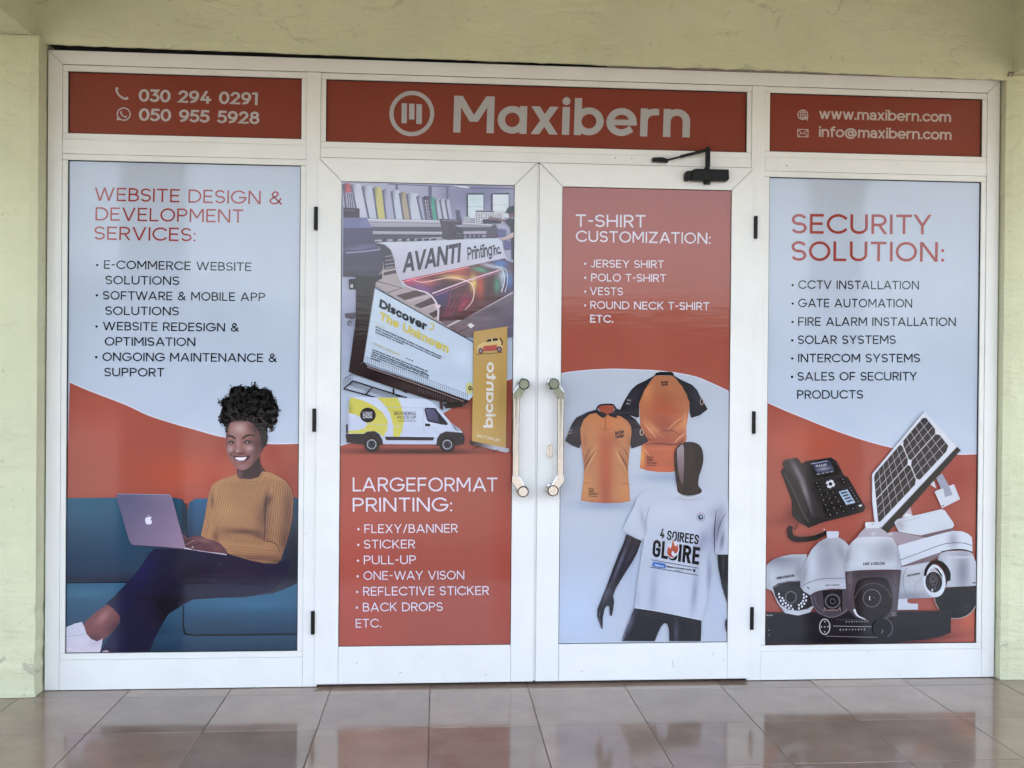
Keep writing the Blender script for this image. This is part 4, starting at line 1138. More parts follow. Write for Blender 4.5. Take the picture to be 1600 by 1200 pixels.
words(PB, 'lettering', [('FLEXY/BANNER', (568.4, 834), (715.6, 832.8), 13.6), ('STICKER', (567.5, 858.2), (648.4, 857.6), 13.6), ('PULL-UP', (567.5, 882.8), (650, 882.2), 13.6), ('ONE-WAY VISON', (567, 907.2), (726, 905.8), 13.6), ('REFLECTIVE STICKER', (566.5, 931.8), (764.8, 929.8), 13.6), ('BACK DROPS', (566, 956.5), (692, 955.2), 13.6), ('ETC.', (554.6, 981.8), (594.5, 981.2), 13.6)], PALE, w=.118, track=.16, bullets=[(559, 828), (558.7, 852.5), (558.2, 877.2), (557.7, 901.6), (557, 926), (556.5, 950.4)], br=1.9)

q7 = K(500, 270, .2125)
pr = Ink(PB, 'printed_workshop')
pr.shape([(533, 284), (806, 289), (804, 520), (740, 540), (560, 560), (532, 560)], (168, 168, 194), res=6, grad=((0, 470), (0, 560), (176, 186, 208)), blobs=[(745, 305, 60, 30, (112, 108, 148), .8), (700, 320, 12, 60, (128, 124, 158), .6), (560, 520, 30, 60, (150, 154, 178), .6)])
pr.line(q7((500, 84), (700, 92), (960, 104)), 1.6, (92, 90, 122)); pr.line(q7((1110, 112), (1430, 116)), 3, (104, 100, 138))
for (x, y0, y1, w) in ((564, 86, 126, 4), (812, 100, 190, 5.5), (940, 104, 340, 3.5)): pr.line(q7((x, y0), (x, y1)), w, (96, 96, 128))
rolls = [(172, 225, 78, 192, 246, 260, (186, 84, 96)), (232, 298, 84, 284, 343, 336, (196, 198, 216)), (315, 385, 95, 364, 421, 338, (188, 192, 212)), (395, 455, 106, 428, 487, 340, (196, 186, 116)), (466, 520, 120, 492, 546, 344, (170, 170, 196)), (530, 590, 130, 560, 613, 346, (190, 196, 214)), (592, 640, 142, 622, 672, 348, (172, 158, 136)), (645, 720, 150, 676, 760, 351, (192, 198, 214)), (720, 756, 166, 760, 790, 352, (164, 166, 190)), (762, 806, 172, 790, 831, 354, (76, 62, 88)), (814, 850, 180, 836, 873, 354, (82, 160, 138)), (855, 886, 188, 876, 911, 352, (180, 184, 202)), (890, 922, 190, 916, 946, 342, (186, 190, 208)), (930, 956, 194, 956, 977, 342, (180, 182, 204))]
for (a0, a1, ya, b0, b1, yb, col) in rolls:
    P = q7((a0, ya + 8), (a0 + 6, ya), (a1 - 4, ya + 2), (a1, ya + 12), (b1, yb), (b0, yb))
    dk = tuple(np.array(col) * .58)
    (x0, y0), (x1, y1) = P[0], P[3]
    pr.line([(P[0][0] - 1.4, P[0][1]), (P[5][0] - 1.4, P[5][1])], 3.0, (98, 94, 124))
    pr.shape(P, dk, grad=((x0, y0), (x0 + (x1 - x0) * .45, y0 + .5), col), res=4)
pr.shape(q7((182, 150), (234, 146), (246, 258), (196, 260)), (166, 164, 190)); 
for x in (196, 212, 226): pr.line(q7((x, 152), (x + 12, 258)), 1.2, (58, 48, 66))
for x in (776, 790): pr.line(q7((x, 200), (x + 22, 350)), 1.4, (178, 172, 194))
for yy in (225, 250, 275, 300, 325): pr.line(q7((782 + (yy - 225) * .2, yy), (806 + (yy - 225) * .2, yy - 4)), 1.2, (52, 42, 66))
pr.shape(q7((980, 94), (1106, 104), (1096, 114), (1040, 108)), (222, 226, 236))
pr.shape(q7((1082, 158), (1092, 150), (1212, 150), (1212, 332), (1082, 332)), (56, 54, 80)); pr.shape(q7((1094, 162), (1208, 162), (1208, 334), (1094, 334)), (206, 218, 228), blobs=[(742, 312, 8, 6, (170, 196, 200), .6)], res=5)
pr.shape(q7((1264, 156), (1274, 150), (1400, 148), (1400, 280), (1264, 280)), (56, 54, 80)); pr.shape(q7((1278, 160), (1396, 160), (1396, 330), (1278, 330)), (212, 220, 230))
pr.line(q7((1094, 250), (1208, 252)), .9, (164, 176, 190)); pr.line(q7((1278, 236), (1396, 238)), .9, (178, 188, 200))
pr.shape(q7((1144, 276), (1362, 282), (1356, 372), (1146, 370)), (200, 200, 212)); pr.line(q7((1150, 284), (1286, 286)), 2.2, (74, 68, 92))
for r_ in range(5):
    for c_ in range(11): 
        if (r_ * 7 + c_ * 5) % 9 != 4: pr.line(q7((1152 + c_ * 18, 304 + r_ * 14), (1163 + c_ * 18, 304 + r_ * 14)), 1.4, (88, 84, 106), bump=0)
pr.p.lev += 1
pr.shape(q7((1060, 330), (1105, 318), (1112, 362), (1062, 364)), (172, 174, 188)); pr.shape(q7((1000, 276), (1032, 276), (1046, 358), (1010, 360)), (86, 82, 108))
pr.shape(q7((168, 258), (288, 266), (288, 334), (168, 334)), (74, 52, 62)); pr.line(q7((172, 278), (262, 284)), 1.2, (112, 92, 104))
pr.done()
mc = Ink(PB, 'printed_printer', label='printed picture of a wide banner printer')
mc.shape(q7((345, 338), (880, 350), (1300, 380), (1310, 420), (1300, 480), (900, 482), (420, 520), (385, 500), (378, 405)), (86, 78, 100))
mc.shape(q7((345, 340), (880, 352), (1290, 382), (1298, 402), (900, 400), (376, 402)), (186, 182, 200), grad=((0, 344), (0, 356), (150, 144, 166)), res=5); mc.line(q7((360, 366), (900, 376), (1290, 398)), 1.2, (132, 126, 150)); mc.line(q7((350, 348), (880, 357), (1290, 386)), 1.3, (214, 212, 224))
mc.line(q7((385, 444), (890, 446), (1280, 440)), 4.6, (158, 150, 172)); mc.line(q7((385, 438), (890, 441), (1280, 436)), 1.2, (196, 190, 206)); mc.line(q7((385, 468), (890, 462), (1230, 458)), 1.2, (60, 52, 72))
mc.line(q7((400, 502), (650, 494), (900, 480)), 2.4, (176, 168, 186)); mc.line(q7((420, 514), (650, 508), (900, 494)), 1.2, (150, 140, 160)); mc.line(q7((1066, 470), (1230, 466)), 2.6, (160, 152, 172))
for x in (474, 554, 620, 680, 732, 786, 838): mc.shape(q7((x - 20, 488), (x + 18, 484), (x + 18, 508), (x - 18, 512)), (68, 54, 72))
for x in (1090, 1124, 1156, 1186): mc.shape(q7((x - 8, 460), (x + 10, 459), (x + 10, 478), (x - 8, 479)), (70, 56, 76))
mc.shape(q7((1282, 380), (1308, 410), (1312, 476), (1226, 482), (1230, 440), (1262, 400)), (92, 76, 98)); mc.shape(q7((1312, 412), (1376, 418), (1374, 470), (1314, 474)), (96, 94, 150))
mc.shape(q7((878, 340), (1036, 350), (1050, 366), (1046, 384), (990, 386), (1058, 420), (1064, 494), (1002, 506), (960, 500), (930, 490), (900, 486), (902, 420), (884, 360)), (80, 62, 78), res=4, blobs=[(695, 350, 6, 14, (98, 78, 92), .6), (716, 366, 8, 8, (64, 46, 60), .7)])
mc.line(q7((900, 352), (1030, 358)), 1.2, (140, 128, 148)); mc.line(q7((1006, 448), (1050, 450)), 1.4, (120, 104, 122)); mc.line(q7((1004, 470), (1054, 472)), 1, (110, 96, 112))
mc.shape(q7((1200, 344), (1336, 336), (1338, 372), (1202, 372)), (64, 54, 70))
# table below the sheet
mc.shape(q7((440, 640), (560, 640), (580, 780), (640, 836), (800, 888), (866, 970), (874, 1090), (960, 1146), (1000, 1200), (400, 830), (410, 790)), (168, 152, 156))
for P in (((486, 656), (552, 648), (556, 668), (484, 680)), ((480, 690), (558, 680), (562, 704), (478, 716)), ((470, 736), (564, 716), (568, 740), (466, 760)), ((560, 905), (726, 862), (806, 890), (622, 940)), ((690, 978), (826, 918), (858, 958), (742, 1000)), ((800, 1040), (866, 1010), (874, 1050), (840, 1070))): mc.shape(q7(*P), (84, 60, 68))
mc.line(q7((640, 950), (840, 900)), 2.0, (190, 170, 176)); mc.line(q7((740, 1006), (866, 966)), 2.0, (186, 166, 172)); mc.line(q7((410, 800), (606, 850), (500, 884)), 1.2, (58, 44, 52))
mc.shape(q7((880, 1088), (1060, 1080), (1428, 868), (1428, 1210), (1040, 1210), (960, 1146)), (118, 92, 100), res=6, grad=((700, 500), (800, 520), (110, 100, 122)), blobs=[(770, 485, 20, 10, (84, 66, 84), .7), (725, 515, 18, 10, (140, 112, 118), .6)])
mc.line(q7((930, 1136), (1180, 1010), (1428, 880)), 2.8, (190, 170, 180)); mc.line(q7((1016, 1176), (1100, 1140)), 1, (74, 56, 64)); mc.shape(q7((1088, 1120), (1112, 1106), (1142, 1126), (1112, 1146)), (214, 206, 212))
# housing on the left
mc.shape(q7((168, 334), (340, 334), (380, 408), (168, 410)), (112, 110, 160), res=5, blobs=[(572, 350, 10, 8, (134, 128, 186), .6)])
mc.shape(q7((168, 410), (380, 408), (388, 496), (420, 540), (450, 572), (466, 640), (460, 716), (420, 770), (300, 772), (165, 768)), (84, 72, 110), res=5, grad=((0, 365), (0, 430), (74, 60, 82)), blobs=[(565, 388, 26, 3.4, (132, 126, 172), .7, -6), (560, 420, 30, 4, (92, 80, 104), .5)])
mc.line(q7((185, 594), (320, 584), (446, 566)), 1.8, (150, 146, 184)); mc.shape(q7((385, 512), (470, 534), (516, 570), (546, 650), (552, 704), (470, 716), (462, 620), (440, 556)), (74, 62, 76), res=4)
for y in (610, 640, 668, 694): mc.line(q7((478, y + 10), (552, y)), 1.5, (148, 134, 148))
mc.shape(q7((258, 760), (412, 770), (456, 740), (455, 780), (410, 806), (400, 852), (350, 1100), (330, 1215), (255, 1215), (266, 1000)), (52, 36, 42), res=6, blobs=[(558, 470, 4, 40, (74, 56, 64), .5)])
mc.shape(q7((206, 788), (262, 782), (264, 858), (212, 862)), (46, 32, 42)); mc.shape(q7((220, 826), (240, 824), (240, 850), (222, 852)), (188, 182, 196))
mc.shape(q7((178, 1038), (262, 1030), (266, 1064), (232, 1082), (182, 1070)), (92, 84, 100)); mc.ellipse(545.5, 506, 3.6, 4.6, (108, 98, 114)); mc.ellipse(546.4, 507, 1.8, 2.4, (150, 150, 172))
mc.done()
sh = Ink(PB, 'printed_sheet')
sh.shape(q7((404, 522), (480, 514), (700, 508), (950, 496), (1310, 482), (1344, 500), (1362, 590), (1390, 645), (1428, 664), (1428, 700), (1100, 694), (606, 826), (580, 786), (556, 720), (546, 640), (522, 574), (484, 534), (430, 524)), (198, 202, 216), res=5, grad=((0, 375), (0, 440), (186, 178, 192)), blobs=[(620, 430, 10, 20, (178, 176, 192), .5)])
sh.shape(q7((600, 795), (1100, 686), (1364, 630), (1392, 650), (1430, 664), (1430, 872), (1240, 980), (1050, 1084), (880, 1092), (872, 980), (820, 902), (700, 852), (634, 832)), (82, 44, 52), res=2.6, blobs=[(642, 438, 16, 9, (196, 84, 122), .9), (668, 442, 16, 6, (206, 120, 120), .7), (660, 452, 20, 7, (128, 92, 146), .8, 12), (690, 466, 16, 14, (62, 48, 104), .9), (716, 424, 22, 9, (196, 104, 84), .7), (712, 434, 24, 4, (226, 196, 130), .85, 4), (741, 443, 6, 14, (232, 214, 128), .9), (752, 448, 6, 20, (196, 92, 66), .75), (772, 455, 12, 24, (74, 44, 48), .85), (730, 470, 10, 12, (140, 48, 82), .7), (722, 480, 4, 12, (176, 66, 96), .6, 30), (752, 422, 14, 4, (92, 166, 140), .85, 14), (778, 446, 5, 14, (84, 156, 132), .8), (784, 412, 14, 7, (92, 128, 184), .9, 10), (768, 416, 20, 3.4, (196, 210, 224), .8, 14), (788, 430, 9, 7, (196, 212, 226), .75), (798, 440, 7, 16, (86, 118, 172), .85), (786, 440, 3, 14, (186, 206, 224), .7), (795, 458, 10, 5, (84, 84, 124), .6), (710, 495, 24, 6, (72, 42, 54), .6)])
sh.line(q7((606, 806), (860, 746), (1100, 696)), 1.4, (224, 150, 150)); sh.line(q7((826, 892), (1100, 790), (1330, 716)), 2.2, (206, 176, 190)); sh.line(q7((850, 906), (1100, 810), (1330, 730)), 1.0, (160, 110, 140)); sh.line(q7((690, 795), (760, 808), (880, 786), (960, 774), (1060, 790), (1120, 820), (1138, 880), (1122, 950), (1070, 1010)), [.6, 1.2, 1.2, 1, 1.6, 1.8, 1.6, 1.2, .6], (228, 196, 190), smooth=True)
sh.line(q7((1300, 690), (1350, 720), (1362, 800), (1340, 880)), 1.2, (206, 220, 230), smooth=True); sh.line(q7((1330, 690), (1376, 720), (1386, 800), (1366, 880)), 1.0, (190, 206, 224), smooth=True)
for q in range(7): sh.line(q7((940 + q * 26, 880 + q * 3), (930 + q * 14, 990), (900 + q * 12, 1060)), .9, (148, 62, 84) if q % 2 else (104, 52, 88), smooth=True, bump=0)
sh.p.lev += 1
sh.line(q7((600, 800), (640, 838), (720, 866), (800, 892), (852, 950), (872, 1010), (868, 1086)), [2, 2.2, 2.2, 2.4, 2.6, 3, 2.6], (208, 196, 208), smooth=True); sh.shape(q7((846, 966), (892, 976), (880, 998), (850, 996)), (210, 190, 200)); sh.shape(q7((590, 826), (640, 828), (630, 846), (600, 850)), (170, 172, 184))
kk = (66, 58, 72)
lettering(sh, 'AVANTI', q7((607, 740))[0], q7((1032, 662))[0], 30, kk, w=.21, track=.02, up=(2.0, -31)); lettering(sh, 'Printing', q7((1090, 648))[0], q7((1272, 612))[0], 19, kk, w=.17, track=.05, up=(-.6, -20.5)); lettering(sh, 'inc.', q7((1282, 610))[0], q7((1336, 598))[0], 16, kk, w=.18, track=.05, up=(-.6, -16))
sh.done()
mn = Ink(PB, 'printed_operator', label='printed picture of a person in a dark cap leaning over the printer')
mn.shape(q7((1240, 336), (1258, 322), (1300, 334), (1366, 346), (1372, 364), (1300, 352), (1250, 348)), (132, 104, 116)); mn.shape(q7((1366, 350), (1400, 338), (1432, 340), (1432, 640), (1416, 640), (1412, 470), (1404, 400), (1376, 372)), (60, 50, 64)); mn.shape(q7((1432, 436), (1400, 456), (1350, 480), (1328, 484), (1340, 498), (1380, 494), (1432, 474)), (196, 170, 168))
mn.shape(q7((1432, 320), (1406, 336), (1396, 316), (1392, 296), (1432, 286)), (120, 84, 92)); mn.shape(q7((1432, 244), (1400, 248), (1384, 266), (1378, 284), (1360, 298), (1390, 296), (1402, 306), (1432, 296)), (50, 42, 56)); mn.shape(q7((1362, 500), (1412, 505), (1412, 560), (1366, 570)), (94, 90, 140)); mn.done()

q5 = K(540, 450, .125); q8 = K(500, 500, .2125)
bb = Ink(PB, 'printed_billboard', label='printed picture of a large roadside billboard')
bb.shape([(556, 450), (585.6, 450), (568, 566), (544, 583), (551, 531), (555, 504)], (62, 42, 50), res=6, blobs=[(572, 480, 4, 40, (44, 28, 34), .6)])
bb.shape([(585.6, 451), (740.5, 535.5), (741, 618), (733, 626), (567.5, 566)], (190, 202, 220), res=7, blobs=[(722, 560, 14, 14, (204, 216, 232), .8), (700, 585, 30, 16, (182, 194, 214), .6)])
bb.line([(585.2, 450.6), (740.6, 535.2), (740.8, 600)], 1.5, (40, 38, 50)); bb.line([(585.6, 451), (567.6, 566)], 1.1, (150, 148, 160))
bb.shape(q8((206, 384), (320, 314), (345, 340), (560, 410), (1105, 596), (1050, 640), (900, 602), (800, 585), (560, 510), (260, 408)), (60, 42, 48), res=6, blobs=[(640, 606, 20, 5, (84, 62, 66), .6, 16), (580, 590, 14, 8, (44, 30, 36), .6)])
bb.line(q8((345, 350), (700, 470), (1060, 600)), 1.5, (136, 116, 120)); bb.line(q8((345, 364), (700, 486), (1040, 606)), 1.0, (40, 28, 34))
for t in np.linspace(0, 1, 54):
    x, y = 571 + 160 * t, 567.5 + 58.5 * t
    bb.line([(x, y), (x + .3, y - 10)], .75, (118, 122, 140), bump=0)
bb.p.lev += 1; bb.line([(571, 558), (731, 616)], .8, (150, 154, 170))
for t in np.linspace(0, 1, 22):
    x, y = 655 + 78 * t, 606 + 26 * t
    bb.line([(x, y), (x - .5, y + 7)], .8, (112, 92, 98), bump=0)
bb.p.lev += 1
for P in (((565, 500), (640, 540)), ((800, 585), (830, 548)), ((905, 602), (940, 578))): bb.line(q8(*P), 1.6, (48, 34, 40))
bb.shape(q8((878, 590), (905, 600), (906, 666), (884, 650)), (72, 52, 58)); bb.shape(q8((905, 618), (1040, 600), (1052, 640), (960, 650), (925, 650)), (50, 36, 42)); bb.line(q8((540, 508), (540, 552)), 3, (46, 34, 40))
for a_, b_ in (((170, 510), (238, 452)), ((238, 452), (640, 576)), ((170, 510), (420, 576)), ((330, 556), (384, 500)), ((560, 560), (600, 566))): bb.line(q8(a_, b_), 2.0, (44, 34, 42))
for t in np.linspace(0, 1, 26):
    x, y = 240 + 330 * t, 458 + 102 * t
    bb.line(q8((x, y), (x - 28, y + 30)), .8, (72, 62, 74), bump=0)
bb.p.lev += 1
for t in np.linspace(0, 1, 6): bb.line(q8((172 + 62 * t, 492 - 52 * t), (172 + 62 * t, 436 - 36 * t)), .7, (92, 92, 110), bump=0)
bb.p.lev += 1; bb.line(q8((172, 436), (236, 398)), .8, (80, 80, 98))
bb.ellipse(734, 607, 5.4, 9.4, (196, 192, 126)); lettering(bb, '0:', (732, 610), (740, 610.5), 6.5, NAVY, w=.24)
DK = (30, 32, 52); YL = (202, 186, 96)
lettering(bb, 'Discover', (592, 481), (666, 518), 12.5, DK, w=.25, track=.05, up=(1.9, -13.2)); lettering(bb, 'The Unknown', (592.4, 500), (701, 553), 12.4, YL, w=.25, track=.06, up=(1.6, -13)); bb.ring(674, 510.5, 4, 5, 1.9, YL, a0=-120, a1=140, n=16)
SM = (46, 48, 66)
for a_, b_, t_ in (((370, 497), (1200, 872), 'and do eiusmod tempor incididunt ut labore et dolore magna aliqua lorem'), ((370, 532), (1190, 898), 'ipsum suspendisse ultrices gravida risus commodo viverra maecenas'), ((365, 564), (720, 718), 'accumsan lacus vel facilisis'), ((330, 784), (1030, 1056), 'Lorem ipsum dolor sit amet consectetur adipiscing elit'), ((325, 810), (1012, 1082), 'sed do eiusmod tempor incididunt ut labore et dolore'), ((320, 836), (1040, 1110), 'magna aliqua quis ipsum suspendisse ultrices gravida'), ((310, 862), (1035, 1136), 'risus commodo viverra maecenas accumsan lacus vel'), ((310, 892), (430, 934), 'facilisis')): lettering(bb, t_, q5(a_)[0], q5(b_)[0], 2.3, SM, w=.26, track=.08)
lettering(bb, 'YOUR DREAMS', q5((335, 712))[0], q5((668, 858))[0], 3.8, (196, 186, 128), w=.15, track=.16); bb.line(q5((375, 456), (495, 508)), .8, (190, 182, 140)); dots(bb, q5((765, 886), (800, 903), (835, 917)), 1.1, DK)
bb.done()
v8 = K(530, 580, .1317)
vn = Ink(PB, 'printed_van', label='printed picture of a white delivery van with yellow curves')
vn.shape(v8((98, 490), (112, 372), (128, 330), (150, 314), (200, 311), (640, 318), (1000, 330), (1052, 342), (1100, 368), (1200, 462), (1330, 615), (1430, 682), (1468, 728), (1470, 780), (1180, 800), (1160, 870), (520, 870), (505, 800), (440, 730), (330, 730), (290, 760), (76, 760), (82, 640)), (202, 208, 226), res=4, grad=((0, 625), (0, 694), (184, 190, 212)), blobs=[(680, 660, 18, 6, (214, 220, 236), .6), (543, 660, 3, 20, (150, 152, 176), .6), (660, 683, 40, 3, (196, 204, 222), .6)])
YV = (202, 192, 92)
vn.shape(v8((112, 372), (124, 336), (145, 316), (260, 348), (400, 408), (510, 490), (575, 590), (568, 700), (520, 786), (480, 745), (430, 718), (330, 718), (285, 745), (105, 745), (105, 712), (220, 706), (300, 682), (332, 636), (262, 560), (190, 520), (105, 502)), YV, res=5, blobs=[(546, 640, 4, 10, (150, 142, 84), .7)])
vn.shape(v8((450, 318), (690, 321), (742, 430), (770, 590), (748, 710), (708, 782), (638, 780), (640, 650), (604, 510), (540, 410)), YV)
vn.line(v8((520, 434), (760, 436), (1000, 440)), .7, (172, 178, 196)); vn.line(v8((330, 625), (700, 660), (1180, 680)), .7, (178, 184, 202)); vn.line(v8((1000, 430), (998, 600), (1010, 760)), .7, (176, 182, 200))
vn.ellipse(*v8((337, 526))[0], 12.4, 11.6, (42, 36, 46)); lettering(vn, 'LOGO', v8((278, 524))[0], v8((388, 524))[0], 5.0, (220, 222, 234), w=.15); lettering(vn, 'DSGN', v8((280, 563))[0], v8((386, 563))[0], 4.6, (220, 222, 234), w=.15)
lettering(vn, 'BRANDING', v8((652, 526))[0], v8((912, 526))[0], 5.6, (52, 52, 66), w=.13); lettering(vn, 'MOCK-UP', v8((690, 573))[0], v8((912, 573))[0], 5.2, (52, 52, 66), w=.13); lettering(vn, 'AWESOME VECTOR TEMPLATE', v8((692, 599))[0], v8((912, 599))[0], 1.3, (52, 52, 66), w=.25)
vn.shape(v8((1014, 456), (1030, 436), (1135, 440), (1180, 490), (1290, 618), (1286, 642), (1220, 636), (1062, 602), (1042, 580)), (48, 46, 60)); vn.shape(v8((1032, 462), (1044, 450), (1128, 454), (1168, 510), (1190, 612), (1080, 592), (1052, 570)), (98, 96, 126), res=3, grad=((668, 640), (690, 660), (72, 70, 98)))
vn.line(v8((1140, 445), (1190, 520), (1210, 625)), 1.5, (40, 38, 50)); vn.shape(v8((1020, 622), (1078, 628), (1086, 656), (1022, 656)), (50, 46, 58))
vn.shape(v8((1336, 626), (1400, 660), (1446, 706), (1400, 712), (1370, 690)), (150, 154, 170)); vn.line(v8((1340, 632), (1396, 700)), 1, (60, 58, 72)); vn.shape(v8((76, 640), (98, 630), (100, 744), (78, 744)), (60, 50, 62))
vn.shape(v8((70, 750), (288, 748), (326, 722), (420, 714), (476, 752), (508, 822), (506, 880), (286, 872), (84, 850)), (46, 40, 50)); vn.shape(v8((1154, 882), (1164, 800), (1200, 746), (1270, 715), (1400, 726), (1476, 734), (1492, 800), (1482, 866), (1380, 882)), (46, 40, 50)); vn.shape(v8((540, 780), (1132, 785), (1116, 824), (556, 822)), (48, 42, 54)); vn.ellipse(*v8((1456, 798))[0], 1.1, 1.1, (96, 90, 104), n=10)
vno = vn.done()
for cx in (382, 1285):
    w_ = Ink(PB, 'wheel', vno); x, y = v8((cx, 872))[0]
    w_.ellipse(x, y, 12.2, 12.0, (34, 28, 36)); w_.ellipse(x, y, 7.6, 7.6, (168, 168, 182)); w_.ellipse(x, y, 6.2, 6.2, (70, 66, 78))
    for t in range(6):
        t = math.radians(t * 60 + 15); w_.line([(x + 1.5 * math.cos(t), y + 1.5 * math.sin(t)), (x + 6.6 * math.cos(t), y + 6.6 * math.sin(t))], 1.6, (164, 164, 178), bump=0)
    w_.p.lev += 1; w_.ellipse(x, y, 2.2, 2.2, (60, 56, 68)); w_.done()
rb = Ink(PB, 'printed_banner', label='printed picture of an ochre roll-up banner with a small car')
GB = (184, 148, 86)
rb.shape([(741, 518.6), (794, 510.4), (791.4, 700.5), (738.2, 689.5)], GB, res=6, blobs=[(765, 540, 30, 30, (186, 152, 108), .6), (750, 640, 14, 60, (192, 156, 92), .5), (786, 620, 8, 60, (166, 130, 76), .5)])
rb.shape([(735, 687.6), (738, 689), (796, 700.6), (796.6, 704.8), (792, 707), (735.4, 694.4)], (60, 46, 52), grad=((740, 690), (775, 700), (176, 172, 182)), res=3); rb.line([(752, 696), (740, 701)], 1.2, (60, 34, 40)); rb.line([(780, 702.4), (771, 706)], 1.2, (60, 34, 40))
m6 = K(720, 500, .0625)
rb.shape(m6((415, 680), (450, 630), (530, 590), (600, 560), (680, 490), (770, 465), (980, 448), (1030, 520), (1062, 620), (1068, 700), (1040, 750), (930, 780), (600, 800), (430, 815), (415, 760)), (206, 178, 126)); rb.shape(m6((575, 660), (920, 620), (925, 770), (575, 795)), (184, 96, 74), grad=((757, 540), (757, 548), (170, 80, 80)), res=2)
rb.shape(m6((625, 560), (690, 495), (780, 470), (780, 545)), (60, 46, 60)); rb.shape(m6((812, 468), (930, 460), (950, 500), (935, 520), (815, 536)), (60, 46, 60)); rb.line(m6((985, 450), (1050, 545), (1046, 640)), 2, (52, 42, 40))
for x_, y_, r_ in ((512, 780, 62), (980, 740, 66)): rb.ellipse(*m6((x_, y_))[0], r_ * .0625, r_ * .072, (92, 66, 82), n=16); rb.ellipse(*m6((x_, y_))[0], r_ * .034, r_ * .04, (150, 132, 140), n=12)
rb.line(m6((400, 870), (700, 846), (1060, 820)), 1.2, (120, 92, 56))
lettering(rb, 'picɑnto', (759.6, 668.5), (761.4, 566), 14, (214, 206, 200), w=.19, track=.09, up=(15, .2)); lettering(rb, 'RACTOMAUIO', (745.6, 682.6), (781, 690.4), 4.6, (214, 200, 178), w=.16)
rb.done()

# =================================================================== shirt panel (right door)
PC = Panel('window_graphic', [(880, 293.5), (1142, 297), (1136, 1003.5), (873, 1006.5)], f2, -0.0030, 'shirt customization film on the right door, with two orange jerseys and a mannequin')
k = Ink(PC, 'film')
k.shape(PC.px, PO, res=14)
arcC = [(873, 584), (890, 580.8), (912, 578.4), (935, 576.6), (959.5, 575.6), (994.6, 576.4), (1025, 577.8), (1052, 580.4), (1087.6, 587.4), (1112, 597), (1142, 611)]
ac = [tuple(q) for q in catmull(arcC, False, 4)]
k.shape(ac + [(1142, 1010), (870, 1010)], (180, 185, 198), res=6, blobs=[(945, 790, 46, 7, (118, 132, 164), .6), (1040, 745, 40, 8, (128, 142, 174), .6), (900, 960, 60, 80, (184, 200, 230), .6), (985, 880, 16, 70, (158, 172, 202), .5), (1120, 940, 16, 50, (168, 180, 208), .5)])
k.line([(x, y + .6) for x, y in ac], 1.3, (206, 210, 226)); k.done()
words(PC, 'heading', [('T-SHIRT', (900, 354.8), (1008.7, 354.9), 19.4), ('CUSTOMIZATION:', (900, 378), (1110, 379.8), 17.4)], PALE, w=.128, track=.16)
k = words(PC, 'lettering', [('JERSEY SHIRT', (923.3, 417.8), (1037, 418.2), 12.2), ('POLO T-SHIRT', (923.8, 439.5), (1040.5, 439.7), 12.2), ('VESTS', (921.7, 460.8), (973.3, 461), 12.2), ('ROUND NECK T-SHIRT', (922.3, 482.5), (1108, 483.2), 12.2), ('ETC.', (922, 503.8), (958, 504), 12.2, dict(w=.175))], PALE, w=.13, track=.15, bullets=[(914.5, 412.2), (914.5, 434), (914.5, 455.6), (914.3, 477.3)], br=1.8)
r3 = K(850, 560, .2066); r4 = K(850, 780, .2066)
BKS = (46, 42, 54)
jr = Ink(PC, 'printed_jersey', label='printed picture of an orange jersey from behind')
jr.shape(r3((835, 126), (975, 126), (1040, 196), (1080, 262), (1104, 330), (1094, 400), (1076, 520), (1078, 600), (1060, 680), (1040, 760), (1010, 850), (940, 858), (860, 856), (780, 846), (724, 826), (732, 740), (738, 640), (732, 540), (724, 440), (718, 330), (760, 228)), (172, 108, 78), res=3.0, grad=((0, 610), (0, 735), (178, 90, 64)), blobs=[(1036, 655, 16, 34, (142, 72, 60), .75), (1036, 622, 26, 10, (160, 92, 70), .5), (1036, 640, 20, 18, (180, 92, 68), .7), (1036, 690, 26, 8, (156, 72, 60), .7), (1020, 668, 16, 5, (216, 150, 96), .6, 40), (1064, 664, 12, 5, (214, 146, 96), .6, -40), (1004, 684, 8, 10, (170, 84, 64), .6), (1040, 700, 30, 4, (206, 110, 70), .6), (1003, 712, 4, 20, (222, 160, 78), .8), (1050, 712, 26, 6, (200, 100, 66), .5), (1010, 610, 10, 20, (214, 140, 88), .5), (1036, 733, 26, 4, (214, 104, 64), .5), (1071, 660, 4, 20, (214, 150, 110), .6)])
jr.shape(r3((835, 124), (770, 162), (700, 196), (664, 228), (640, 262), (600, 330), (574, 386), (640, 424), (700, 446), (718, 440), (718, 330), (760, 230), (800, 170)), BKS, res=4, blobs=[(990, 618, 8, 14, (66, 62, 78), .6, 30)])
jr.shape(r3((976, 120), (1040, 158), (1120, 194), (1158, 234), (1180, 280), (1208, 326), (1238, 378), (1180, 424), (1112, 446), (1100, 400), (1100, 330), (1078, 262), (1036, 192)), BKS, res=4, blobs=[(1088, 618, 7, 16, (66, 62, 80), .6, -20)])
jr.shape(r3((832, 128), (846, 106), (880, 96), (958, 96), (976, 106), (984, 130), (960, 124), (860, 124)), (38, 32, 42))
jr.line(r3((835, 128), (760, 232), (720, 330)), .8, (92, 62, 54)); jr.line(r3((977, 128), (1046, 206), (1098, 320)), .8, (92, 62, 54))
